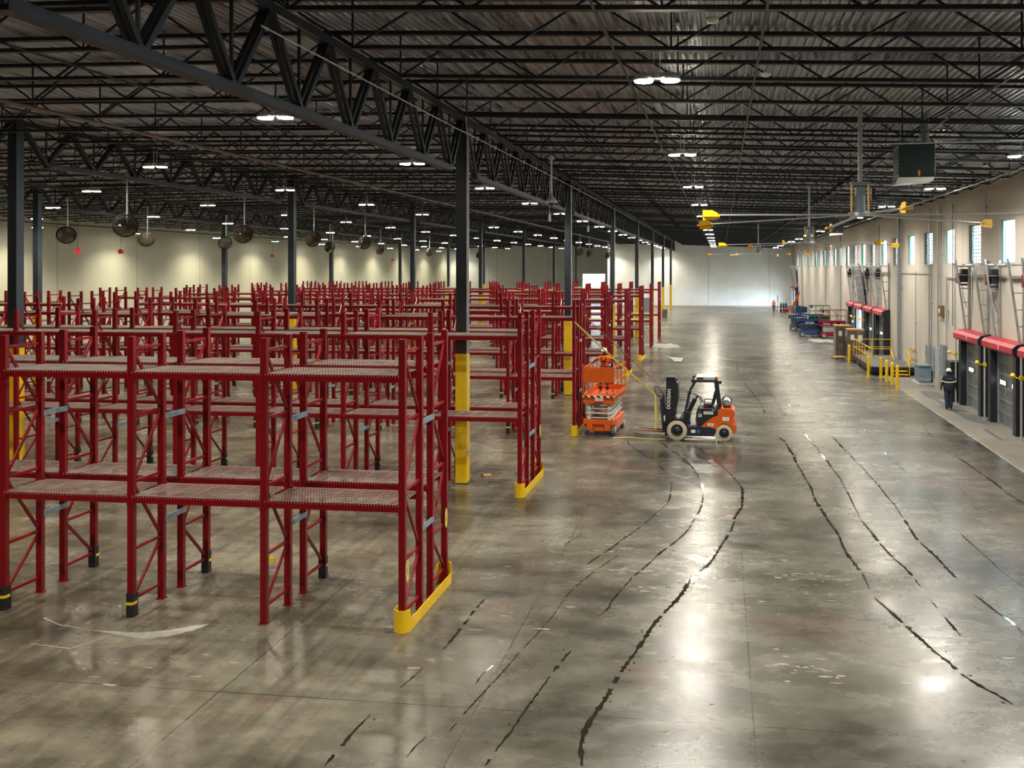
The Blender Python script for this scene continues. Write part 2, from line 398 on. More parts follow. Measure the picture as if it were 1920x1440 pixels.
# ------------------------------------------------------------------ columns
colm = MB().box((-.15, -.15, 0), (.15, .15, 10.55)).box((-.24, -.24, 0), (.24, .24, .02)).mesh('column_shaft', M['column'])
padm = MB().box((-.165, -.165, .02), (.165, .165, 3.72)).mesh('column_wrap', M['yellow'])
ords = ['nearest', 'second', 'third', 'fourth', 'fifth', 'sixth', 'farthest']
lines_ = ['along the wide aisle', 'in the middle row inside the racks', 'in the row nearest the long left wall']
def capw(k): return 'dark steel column with yellow lower wrap, %s from the camera %s' % (ords[k[0]], lines_[k[1]])
for j, cx in enumerate(COLX):
    for i in range(7):
        cy = 24.72 + 17.71 * i
        if j == 2 and i == 0: continue
        t = thing('column', 'dark steel column with yellow wrap, %s %s' % (ords[i], lines_[j]), 'column', (cx, cy, 0), 0, None)
        inst('shaft', colm, t, (0, 0, 0), (0, 0, 0), (1, 1, (deck_z(cx) - .12) / 10.55)); inst('yellow_wrap', padm, t)
        if j == 0:
            b = MB().cyl((.17, -.12, .9 if i == 0 else 3.8), (.17, -.12, 10.2), .018, 8).cyl((.17, .02, 3.8), (.17, .02, 10.2), .018, 8)
            if i == 0: b.box((.165, -.18, .82), (.22, -.06, .95))
            b.obj('conduit', M['galvlight'], t)

# ------------------------------------------------------------------ roof steel
def joist_mesh(span, zl, zr, depth):
    """top/bottom chords and zigzag webs, from x=0 (height zl) to x=span (height zr); z is the deck underside"""
    b = MB(); n = int(round(span / 1.3)); n += n % 2
    def T(x): return zl + (zr - zl) * x / span - .06
    b.bar((0, 0, T(0)), (span, 0, T(span)), .13, .075)
    x0, x1 = span / n, span - span / n
    b.bar((x0, 0, T(x0) - depth), (x1, 0, T(x1) - depth), .12, .065)
    for k in range(n):
        a, c = k * span / n, (k + 1) * span / n
        za = T(a) if k % 2 == 0 else T(a) - depth; zc = T(c) - depth if k % 2 == 0 else T(c)
        b.bar((a, 0, za), (c, 0, zc), .035, .035)
        if k % 2 == 1 and k % 4 == 1: b.bar((a, 0, T(a) - depth), (a, 0, T(a)), .028, .028)
    return b
bays = [(COLX[0], XR, .82), (COLX[1], COLX[0], .8), (COLX[2], COLX[1], .8), (XL, COLX[2], .75)]
bayname = ['over the wide aisle', 'over the first rack bay left of the aisle', 'over the middle rack bay', 'beside the long left wall']
YJ0 = 7.0 + 24.72 - 17.71; YJ0 = YJ0 - 2.2137 * 4
for j, (xa, xb, dp) in enumerate(bays):
    me = joist_mesh(xb - xa, deck_z(xa), deck_z(xb), dp).mesh('roof_joist', M['steel'])
    y = YJ0 if j < 2 else YJ0 + 2.2137 * 4
    ymax = YB if j < 1 else YBL - 1
    while y < ymax:
        o = inst('roof_joist', me, None, (xa, y, 0)); tag(o, 'black open-web steel roof joist ' + bayname[j], 'roof joist', 'black roof joists ' + bayname[j]); o['kind'] = 'structure'
        y += 2.2137
def girder_mesh(L_, zt, zb):
    b = MB(); n = 8; s = L_ / n
    b.bar((-.06, 0, zt), (-.06, L_, zt), .09, .16).bar((.06, 0, zt), (.06, L_, zt), .09, .16)
    b.bar((0, s * .5, zb), (0, L_ - s * .5, zb), .20, .15)
    for k in range(n):
        ym = (k + .5) * s
        b.bar((-.06, k * s, zt), (-.06, ym, zb), .07, .09).bar((.06, k * s, zt), (.06, ym, zb), .07, .09)
        b.bar((-.06, ym, zb), (-.06, (k + 1) * s, zt), .07, .09).bar((.06, ym, zb), (.06, (k + 1) * s, zt), .07, .09)
        b.bar((0, ym, zb), (0, ym, zt), .045, .045)
    return b
for j, cx in enumerate(COLX):
    zt = deck_z(cx) - .3; zb = (8.95, 9.5, 9.4)[j]
    me = girder_mesh(17.71 - .32, zt, zb).mesh('roof_girder', M['steel'])
    for i in range(-1, 7):
        o = inst('roof_girder', me, None, (cx, 24.72 + 17.71 * i + .16, 0))
        nm = ['above the racks nearest the camera', 'between the first and second columns', 'between the second and third columns', 'between the third and fourth columns', 'between the fourth and fifth columns', 'between the fifth and sixth columns', 'between the sixth and last columns', 'at the far end']
        tag(o, 'deep black roof girder %s, %s' % (['beside the wide aisle', 'over the middle column row', 'over the left column row'][j], nm[i + 1]), 'roof girder', 'deep black roof girders'); o['kind'] = 'structure'
# bridging lines and sprinkler mains along Y
b = MB()
for x in (-1.7, .6, 4.9): b.bar((x, 4, deck_z(x) - .9), (x, YB, deck_z(x) - .9), .035)
for x in (-12, -17, -26, -31, -40, -45): b.bar((x, 12, deck_z(x) - .88), (x, YBL, deck_z(x) - .88), .035)
b.obj('bridging', M['steel'], ceil)
for x, z, m_, nm in ((-14.5, 9.6, 'mainp', 'pale sprinkler main running under the joists left of the aisle'), (-29., 9.7, 'steel', 'dark sprinkler main over the middle racks'), (-46.5, 9.3, 'steel', 'dark sprinkler main along the long left wall')):
    o = MB().cyl((x, 14, z), (x, 150, z), .045, 10, 0).obj('sprinkler_main', M[m_]); tag(o, nm, 'pipe')
o = MB().tube([(-7.15, 13., 10.0), (-7.15, 23.2, 10.0), (-7.15, 24.5, 10.02)], .016).tube([(-7.15, 24.5, 10.02), (-7.1, 42.2, 10.1), (-7.1, 60, 10.15), (-7.1, 130, 10.15)], .016).tube([(-7.2, 24.45, 10.02), (-7.25, 24.45, 10.6), (-8.9, 24.45, 10.62), (-9.2, 24.45, 10.5), (-9.35, 24.45, 10.2), (-9.35, 24.45, 9.85), (-9.2, 24.5, 9.7), (-8.9, 25.0, 9.55), (-7.9, 27.5, 9.2), (-7.75, 60, 9.2)], .022).obj('conduit', M['galvlight'])
tag(o, 'pale electrical conduit looping from the nearest aisle column along the girder', 'conduit')

# ------------------------------------------------------------------ high-bay lights; nearest unseen ones added to brighten the rack fronts
def light_meshes(L_):
    h = MB()
    h.box((-.05, -.09, .02), (.05, .09, .12), 0).bar((-.34, 0, .10), (.34, 0, .10), .05, .03)
    for s in (-1, 1):
        h.lathe([(.05, .12), (.10, .10), (.17, .03), (.17, -.01), (.155, -.01), (.155, .005)], (s * .22, 0, 0), 'z', 16)
    h.cyl((-.05, 0, .12), (-.05, 0, .5), .006, 6).cyl((.05, 0, .12), (.05, 0, .5), .006, 6)
    g = MB()
    for s in (-1, 1): g.cyl((s * .22, 0, -.012), (s * .22, 0, -.028), .15, 16)
    return h.mesh('light_housing', M['galvlight']), g.mesh('lens', L_)
lm = {'R': light_meshes(M['lamp']), 'L': light_meshes(M['lampL'])}
LN = 0
lampd = {}
for k_, e_, c_ in (('R', 390, (1, .96, .88)), ('L', 340, (1, .89, .68)), ('W', 270, (1, .88, .62))):
    a_ = bpy.data.lights.new('high_bay_' + k_, 'AREA'); a_.shape = 'RECTANGLE'; a_.size = .74; a_.size_y = .3; a_.energy = e_; a_.color = c_; a_.spread = R(150 if k_ == 'R' else 128); lampd[k_] = a_
lm['W'] = lm['L']
def hb(x, y, z, k, label, grp):
    global LN
    t = thing('ceiling_light', label, 'ceiling light', (x, y, z), 0, grp)
    inst('housing', lm[k][0], t); inst('lens', lm[k][1], t); LN += 1
    q = bpy.data.objects.new('lamp_output', lampd[k]); C.objects.link(q); q.parent = t; q.location = (0, 0, -.035)
aisle_y = [14.51 + 9.62 * k for k in range(-1, 13)]  # first position is out of view, added for light on the rack beams
for y in aisle_y: hb(-1.05, y, 9.3, 'R', 'twin-lens high-bay light in the line over the middle of the wide aisle', 'high-bay lights over the middle of the aisle')
for y in [5.3, 14.9] + [24.4 + 9.6 * k for k in range(12)]: hb(7.9, y, 9.15, 'R', 'twin-lens high-bay light in the line along the dock wall', 'high-bay lights along the dock wall')  # leading lights are unseen, put in to light the camera side
for x, y0, n_, nm in ((-9.1, 9., 17, 'the line just left of the aisle columns'), (-17.2, 8.8, 17, 'the second line left of the aisle'), (-25.2, 8.3, 17, 'the line over the middle racks'), (-34.1, 17., 16, 'the fourth line left of the aisle'), (-42.8, 42.4, 13, 'the line near the long left wall')):
    for k in range(n_):
        y = y0 + 8.1 * k
        if y < 152: hb(x, y, 9.3, 'L', 'twin-lens high-bay light in ' + nm, 'high-bay lights in ' + nm)
for k in range(12):
    hb(-46.9, 33.6 + 10.9 * k, 9.0, 'W', 'twin-lens high-bay light hanging close to the long left wall', 'lights hanging close to the left wall')

# ------------------------------------------------------------------ pallet racks
FD, W_ = .93, 2.506                                   # frame depth, bay width
LV = (2.15, 4.36)                                      # top of the beams
XR0 = -5.40
ROWS = [14.44 + 8.853 * k for k in range(8)]
def frame_mesh():
    b = MB()
    for y in (.04, .89):
        b.box((-.058, y - .045, .01), (.058, y + .045, 4.98)); b.box((-.075, y - .07, 0), (.075, y + .07, .012))
    zs = [.29, 1.18, 2.38, 3.57, 4.76]
    for z in zs: b.bar((0, .075, z), (0, .855, z), .04, .05, 1)
    for k in range(4):
        a, c = ((.08, .85) if k % 2 == 0 else (.85, .08))
        b.bar((0, a, zs[k] + .04), (0, c, zs[k + 1] - .04), .04, .045, 1)
    return b.mesh('upright_frame', [M['post'], M['red']])
frm = frame_mesh()
def shelf_mesh():
    """two box beams with deck support bars between; local x 0..-W, y 0..FD, top at z=0"""
    b = MB()
    for y in (0, FD):
        s = 1 if y == 0 else -1
        b.box((-W_ + .04, y - .0 * s, -.13), (-.04, y + .045 * s, 0)) if s > 0 else b.box((-W_ + .04, y - .045, -.13), (-.04, y, 0))
        for x in (-W_ + .04, -.04 - .008): b.box((x - .03 if x < -1 else x - .02, y - .012 if s > 0 else y - .04, -.17), (x + .04, y + .04 if s > 0 else y + .012, .03))
    for k in range(6):
        x = -.25 - k * (W_ - .5) / 5; b.box((x - .02, .03, -.035), (x + .02, FD - .03, -.012))
    return b.mesh('shelf', M['red'])
shm = shelf_mesh()
def wire_mesh():
    b = MB(); x0, x1 = -W_ + .05, -.05
    n = 45
    for k in range(n + 1):
        x = x0 + (x1 - x0) * k / n
        if abs(k - n / 2) < .4: continue
        b.box((x - .0028, -.03, .0), (x + .0028, FD + .03, .0056)); b.box((x - .0028, -.03, -.03), (x + .0028, -.024, .0))
    for k in range(9):
        y = .02 + (FD - .04) * k / 8; b.box((x0, y - .003, .0056), (x1, y + .003, .011))
    return b.mesh('wire_deck', M['wire'])
wdm = wire_mesh()
def guard_mesh():
    b = MB()
    prof = [(.10 * math.cos(t), -.10 * math.sin(t) - .02) for t in [PI * k / 8 for k in range(9)]]
    b.prism([(.075, .08), (.075, -.03), (.05, -.075), (-.05, -.075), (-.075, -.03), (-.075, .08)], .0, .42, 'z')
    return b.mesh('post_guard', M['black'])
gum = guard_mesh(); bandm = MB().prism([(.08, .05), (.08, -.035), (.054, -.081), (-.054, -.081), (-.08, -.035), (-.08, .05)], .22, .27, 'z').mesh('guard_band', M['yellow'])
spm = MB().box((-.012, -.04, -.05), (.012, 1.2, .05)).mesh('row_spacer', M['blgrey'])
rown = ['nearest', 'second', 'third', 'fourth', 'fifth', 'sixth', 'seventh', 'farthest']
NB = [4, 7, 10, 13, 13, 13, 13, 13]
for r, y0 in enumerate(ROWS):
    even = r % 2 == 1
    gap = .70 if even else .52
    t = thing('pallet_rack', 'red steel rack row with wire-mesh shelves, %s row from the camera' % rown[r], 'pallet rack', (XR0, y0, 0))
    n = NB[r]
    for u in (0, 1):
        yo = 0 if u == 0 else FD + gap
        for k in range(n + 1):
            if u == 0: f_ = inst('upright_frame', frm, t, (-k * W_, yo, 0))
            else: f_ = inst('upright_frame', frm, t, (-k * W_, yo + FD, 0), (0, 0, PI))
            if k > 0:
                if u == 0 and not (r == 0 and k == 1):
                    g = inst('post_guard', gum, f_, (0, .03, 0)); inst('guard_band', bandm, f_, (0, .03, 0))
                if u == 1: inst('post_guard', gum, f_, (0, .03, 0)); inst('guard_band', bandm, f_, (0, .03, 0))
        for k in range(n):
            for li, z in enumerate(LV):
                if r >= 2 and li == 1 and random.random() < .10: continue
                zz = z + (random.choice((0, 0, 0, -.3)) if r >= 3 and li == 1 else 0)
                s_ = inst('shelf', shm, t, (-k * W_, yo, zz)); inst('wire_deck', wdm, s_)
    for k in range(n + 1):
        for z in (1.5, 3.42):
            inst('row_spacer', spm, t, (-k * W_ + .05, FD - .0, z), (0, 0, 0), (1, (gap + .1) / 1.24, 1))
# the yellow guards at the row ends
def end_guard(length):
    b = MB(); w = .012
    # near rounded cup
    pts = [(-.13, .12)] + [(.0 + .13 * math.cos(t), -.0 + .13 * math.sin(t)) for t in [PI + PI * k / 10 for k in range(11)]]
    pts += [(.13, length)]; 
    far = [(.0 + .13 * math.cos(t), length + .13 * math.sin(t)) for t in [PI * k / 10 for k in range(11)]] + [(-.13, length - .12)]
    def strip(path, z0, z1):
        for p, q in zip(path, path[1:]):
            d = Vector((q[0] - p[0], q[1] - p[1], 0)); L_ = d.length
            if L_ < 1e-4: continue
            b.bar((p[0], p[1], (z0 + z1) / 2), (q[0] + d.x / L_ * .004, q[1] + d.y / L_ * .004, (z0 + z1) / 2), .014, z1 - z0)
    strip(pts[:-1], .0, .38); strip(far, .0, .38)
    b.box((.122, -.02, 0), (.138, length + .02, .2))
    return b
for r, lab in ((0, 'nearest rack row'), (1, 'second rack row'), (2, 'third rack row beside the orange lift'), (4, 'fifth rack row'), (5, 'sixth rack row')):
    ln = 2 * FD + (.70 if r % 2 else .52) - .08
    o = end_guard(ln).obj('rack_end_guard', M['yellow'], None, (XR0, ROWS[r] + .04, 0)); tag(o, 'yellow steel guard around the aisle end of the ' + lab, 'rack guard')
# strap loops left on the first two rows
for x, y, z, lab in ((XR0 + .03, 14.44 + 2 * FD + .52 - .12, 1.3, 'yellow strap loop hanging on the rear upright of the nearest rack row'), (XR0 + .03, 14.44 + .1, 1.0, 'yellow strap loop tucked behind the front upright of the nearest rack row'), (XR0 + .03, 23.29 + 2 * FD + .7 - .12, 1.35, 'pale strap loop hanging on the second rack row end')):
    pts = [Vector((x + .03, y + .045 * math.sin(a), z + .17 * math.cos(a))) for a in [2 * PI * k / 14 for k in range(15)]]
    b = MB()
    for p, q in zip(pts, pts[1:]): b.bar(p, q, .05, .008, 0, (1, 0, 0))
    o = b.obj('strap_loop', M['strap']); tag(o, lab, 'strap')
o = MB().box((-.10, -.03, 0), (.02, .03, .07)).box((.07, -.02, .02), (.17, .03, .1)).obj('caution_tag', M['yellow'], None, (XR0 - W_ + .02, 14.48, 1.05)); tag(o, 'small yellow tag wired to the second upright of the nearest rack row', 'tag')
# planks lying on far rack shelves
for i, (r, k, z) in enumerate(((6, 0, 2.17), (6, 1, 2.17), (7, 0, 2.17), (7, 2, 4.44), (6, 3, 4.44))):
    b = MB()
    for q in range(3): b.box((-2.3, q * .27, 0), (0, q * .27 + .25, .05 + .03 * (q % 2)))
    o = b.obj('board_stack', mat('yellowish_board_%d' % i, (.50, .46, .16), .7, 0, .15, 3), None, (XR0 - k * W_ - .1, ROWS[r] + .05, z + .005))
    tag(o, 'pale yellow boards lying on the %s shelf of the %s rack row' % ('lower' if z < 3 else 'upper', rown[r]), 'boards', 'yellowish boards on the %s rack row' % rown[r])

# ------------------------------------------------------------------ wet tracks and marks on the slab (parts of the floor)
TR = [(0.060, [(-3.38, 31.62), (-3.14, 30.59), (-2.7, 29.48), (-2.1, 28.16), (-1.73, 26.93), (-1.48, 25.73), (-1.38, 24.69), (-1.39, 23.38), (-1.52, 22.58), (-1.75, 21.68), (-1.92, 20.98), (-2.06, 20.45), (-2.25, 19.9), (-2.39, 19.38), (-2.63, 18.66), (-2.78, 18.13)]),
(0.070, [(-2.1, 31.19), (-1.61, 29.79), (-1.04, 28.06), (-0.7, 26.5), (-0.52, 24.92), (-0.48, 23.77), (-0.54, 22.71), (-0.72, 21.27), (-0.9, 20.39), (-1.14, 19.58), (-1.29, 19.19), (-1.47, 18.54), (-1.72, 17.63), (-2.0, 16.38), (-2.04, 15.91), (-2.17, 15.45)]),
(0.085, [(-0.96, 30.86), (-0.38, 29.18), (0.05, 27.67), (0.41, 26.11), (0.57, 25.05), (0.59, 24.29), (0.52, 23.1), (0.37, 22.19), (0.25, 21.17), (0.04, 19.92), (-0.24, 18.62), (-0.45, 17.95), (-0.64, 17.29), (-0.81, 16.53), (-1.01, 15.79), (-1.2, 15.06), (-1.49, 13.51), (-1.63, 12.72), (-1.77, 11.94), (-1.8, 11.52), (-1.77, 11.13), (-1.7, 10.78)]),
(0.030, [(-2.19, 18.9), (-2.6, 17.67), (-2.77, 17.04), (-2.88, 16.46), (-2.96, 15.54), (-3.06, 14.83), (-3.2, 14.0), (-3.33, 13.15), (-3.46, 12.41), (-3.54, 11.86), (-3.61, 11.36)]),
(0.080, [(-2.42, 14.06), (-2.5, 13.57), (-2.61, 12.84), (-2.73, 12.11), (-2.78, 11.53), (-2.86, 11.0), (-2.91, 10.63)]),
(0.030, [(-2.51, 22.21), (-2.95, 20.98)]),
(0.030, [(-3.16, 20.4), (-3.48, 19.4)]),
(0.060, [(-4.38, 16.14), (-4.42, 15.48), (-4.43, 14.93), (-4.46, 14.32), (-4.47, 13.8)]),
(0.040, [(-4.57, 13.17), (-4.71, 12.41)]),
(0.050, [(-3.52, 13.38), (-3.6, 13.06), (-3.63, 12.71)]),
(0.080, [(-4.82, 11.7), (-4.88, 11.2), (-4.89, 10.74), (-4.9, 10.37)]),
(0.050, [(-3.86, 11.23), (-3.92, 10.99), (-3.95, 10.67)]),
(0.100, [(2.13, 32.72), (2.31, 31.0), (2.41, 27.6), (2.49, 25.92), (2.52, 23.61), (2.6, 22.38), (2.69, 20.85), (2.72, 19.52), (2.78, 18.77), (2.85, 18.21), (2.86, 17.5)]),
(0.110, [(2.86, 17.0), (3.01, 16.5), (3.14, 15.96), (3.25, 15.41), (3.41, 14.8), (3.56, 14.39), (3.68, 13.93), (3.85, 13.58), (4.02, 13.28), (4.13, 13.06)]),
(0.070, [(3.11, 33.36), (3.29, 30.5), (3.42, 27.73), (3.48, 26.04), (3.45, 24.54), (3.44, 23.21), (3.42, 22.25), (3.49, 21.45), (3.54, 20.37), (3.66, 19.46), (3.78, 18.71), (3.85, 17.68)]),
(0.060, [(3.88, 17.05), (3.94, 16.37)]),
(0.080, [(3.94, 16.3), (3.98, 15.9), (4.02, 15.37)]),
(0.075, [(4.05, 33.17), (4.21, 30.19), (4.36, 27.85), (4.46, 25.25), (4.49, 22.85), (4.44, 21.07), (4.54, 19.93), (4.62, 18.91), (4.69, 18.14)]),
(0.040, [(5.49, 37.82), (5.45, 30.34), (5.59, 27.65)]),
(0.030, [(5.49, 24.52), (5.47, 22.74)]),
(0.100, [(7.87, 36.83), (7.66, 32.43), (7.7, 29.8), (7.8, 27.24), (7.83, 25.39), (7.89, 24.29)]),
(0.040, [(6.68, 26.14), (6.64, 24.13), (6.81, 22.91), (6.86, 21.67)]),
(0.050, [(5.54, 21.42), (5.64, 19.72), (5.73, 18.58), (5.84, 17.99)]),
(0.090, [(4.78, 17.44), (4.9, 16.79), (5.05, 16.08), (5.04, 15.53)]),
(0.050, [(-3.16, 46.95), (-2.94, 50.48), (-2.43, 52.63)]),
(0.050, [(-2.03, 54.65), (-1.45, 57.82), (-1.0, 62.07), (-0.68, 67.4)]),
(0.050, [(1.02, 60.86), (0.99, 55.04), (1.13, 49.77), (1.53, 44.49), (1.78, 41.02), (1.87, 38.04)]),
(0.050, [(1.69, 53.7), (2.11, 48.73), (2.38, 45.57), (2.58, 40.33), (2.74, 36.18)]),
(0.050, [(2.72, 44.64), (2.99, 41.17), (3.15, 38.62)]),
(0.050, [(6.23, 41.26), (6.6, 37.96), (6.78, 35.49)]),
(0.050, [(-1.13, 30.38), (-0.73, 29.14), (-0.03, 27.29)]),
(0.050, [(-0.89, 35.47), (-0.57, 39.93), (-0.18, 44.27)])]
def track(pts, w0, seedv):
    rnd = random.Random(seedv); b = MB(); out = []
    P_ = [Vector((p[0], p[1], 0)) for p in pts]
    # Catmull-Rom resample
    pts2 = []
    for i in range(len(P_) - 1):
        p0 = P_[max(i - 1, 0)]; p1 = P_[i]; p2 = P_[i + 1]; p3 = P_[min(i + 2, len(P_) - 1)]
        m_ = max(2, int((p2 - p1).length / .07))
        for k in range(m_):
            t = k / m_
            pts2.append(.5 * ((2 * p1) + (-p0 + p2) * t + (2 * p0 - 5 * p1 + 4 * p2 - p3) * t * t + (-p0 + 3 * p1 - 3 * p2 + p3) * t ** 3))
    n = len(pts2); ph = rnd.random() * 10
    prev = None; vs = []; fs = []; run = rnd.randint(6, 20); gapn = 0; fat = 1.
    for i, p in enumerate(pts2):
        d = (pts2[min(i + 1, n - 1)] - pts2[max(i - 1, 0)]).normalized(); s = Vector((-d.y, d.x, 0))
        if gapn > 0:
            gapn -= 1; prev = None; continue
        run -= 1
        if run <= 0:
            gapn = rnd.choice((0, 1, 1, 2)); run = rnd.choice((4, 8, 14, 24, 30)); fat = rnd.choice((.55, .7, .85, 1., 1.2, 1.3))
        w = w0 * fat * rnd.uniform(.35, 1.3) * min(1, i / 6 + .2, (n - i) / 6 + .2)
        j = (.18 * math.sin(i * .21 + ph) + rnd.uniform(-.12, .12)) * w0
        k = len(vs); vs += [p + s * (w / 2 + j), p - s * (w / 2 - j)]
        if prev is not None: fs.append((prev, prev + 1, k + 1, k))
        prev = k
        if rnd.random() < .10:
            q = len(vs); o2 = p + s * rnd.uniform(-2, 2) * w0; r2 = rnd.uniform(.15, .35) * w0
            vs += [o2 + d * r2 * 1.6, o2 + s * r2, o2 - d * r2 * 1.6, o2 - s * r2]; fs.append((q, q + 1, q + 2, q + 3))
    vs = [(v.x, v.y, .0022) for v in vs]
    return b.add(vs, fs) if fs else None
for i, (w0, pts) in enumerate(TR):
    b = track(pts, w0 * .78, i)
    if b: b.obj('wet_track', M['wet'], fl)
# pale scrape marks left by loads
_r = random.Random(11)
for (cx, cy, sx_, sy_, n_) in ((-1.9, 17.9, 1.2, .25, 26), (-1.5, 19.3, 1.3, .2, 16), (-1.1, 17.0, 1.0, .2, 14), (1.6, 17.9, 1.0, 1.1, 46), (1.2, 13.9, .5, .6, 26), (-3.8, 15.2, 1.6, 2.5, 14), (-8.6, 12.6, 2.5, 2.0, 10), (5., 14, 2, 3, 16)):
    b = MB()
    for k in range(n_):
        x = cx + _r.gauss(0, sx_ * .55); y = cy + _r.gauss(0, sy_ * .55); l_ = _r.uniform(.02, .16); w_ = _r.uniform(.006, .03); m_ = _r.randint(6, 9)
        vs = [(x + l_ * math.cos(2 * PI * q / m_) * _r.uniform(.6, 1.2), y + w_ * math.sin(2 * PI * q / m_) * _r.uniform(.5, 1.4), .0016) for q in range(m_)]
        b.add(vs, [tuple(range(m_))])
    b.obj('scrape_marks', M['scuff'], fl)['kind'] = 'stuff'
# irregular patches
def patch(cx, cy, rx, ry, seedv, z=.0025, n=26, jag=.35, rot=0):
    rnd = random.Random(seedv); vs = [(0, 0, 0)]
    for k in range(n):
        a = 2 * PI * k / n; q = 1 + rnd.uniform(-jag, jag); vs.append((rx * q * math.cos(a), ry * q * math.sin(a), 0))
    X = Matrix.Translation((cx, cy, z)) @ Matrix.Rotation(rot, 4, 'Z')
    return MB().add(vs, [(0, k + 1, (k + 1) % n + 1) for k in range(n)], 0, False, X)
MB().add([(-10.7, 13.82, .003), (-9.95, 13.66, .003), (-9.55, 13.60, .003), (-9.2, 13.75, .003), (-8.95, 14.02, .003), (-8.82, 14.32, .003), (-9.05, 14.22, .003), (-9.35, 14.0, .003), (-9.6, 13.9, .003), (-9.8, 13.82, .003)],
         [tuple(range(10))]).obj('plaster_smear', M['dirtwhite'], fl)
for i, p in enumerate([(-11.9, 14.2, -11.4, 13.95), (-11.4, 13.95, -10.7, 13.82), (-10.2, 13.7, -10.5, 13.1), (-10.5, 13.1, -11.3, 13.2)]):
    MB().bar((p[0], p[1], .003), (p[2], p[3], .003), .025, .002).obj('scuff_line', M['scuff'], fl)
for i, (x, y, rx, ry, m_) in enumerate([(-4.6, 70.2, 1.3, 1.9, 'dirtwhite'), (10.3, 44.5, .5, 1.3, 'plate'), (10.35, 37.6, .42, 1.2, 'plate'), (10.1, 40.7, .5, .9, 'plate'), (8.6, 76.6, 1.1, 1.8, 'dirtwhite')]):
    patch(x, y, rx, ry, 50 + i, .002 + i * .0003).obj('floor_patch', M[m_], fl)
for i, y in enumerate((34.2, 38.6, 42.9)):
    MB().box((9.95, y - 1.1, 0), (10.12, y + 1.1, .004)).obj('leveller_hinge', M['plate'], fl)
o = MB().add([(-3.9, 61.6, .01), (-3.1, 60.9, .02), (-2.55, 60.6, .01), (-2.6, 58.2, .02), (-3.1, 58.4, .01), (-3.3, 59.6, .03)], [tuple(range(6))]).obj('plastic_sheet', mat('grey_plastic_film', (.34, .34, .34), .4)); tag(o, 'crumpled white plastic sheet lying on the aisle floor', 'sheet')
o['kind'] = 'thing'
def bottle():
    b = MB().lathe([(0, 0), (.032, 0), (.034, .02), (.034, .13), (.03, .155), (.012, .185), (.012, .2), (0, .2)], (0, 0, 0), 'z', 14, 0)
    return b
t = thing('water_bottle', 'small clear plastic bottle by a black post guard of the nearest rack', 'bottle', (-10.55, 14.36, 0))
bottle().obj('bottle_body', mat('bottle_plastic', (.55, .62, .66), .1, trans=.6), t); MB().cyl((0, 0, .2), (0, 0, .222), .014, 10).obj('cap', M['white'], t)
o = MB().box((-.14, -.1, 0), (.14, .1, .03)).box((-.14, -.1, .0), (-.12, .1, .09)).obj('cardboard_piece', M['card'], None, (-6.95, 25.6, 0), .6); tag(o, 'scrap of cardboard on the floor by the nearest yellow column', 'cardboard')
o = patch(-6.5, 24.85, .22, .09, 9, .012, 14, .5).obj('debris', M['black']); tag(o, 'small dark debris on the floor beside the second rack row', 'debris'); o['kind'] = 'stuff'

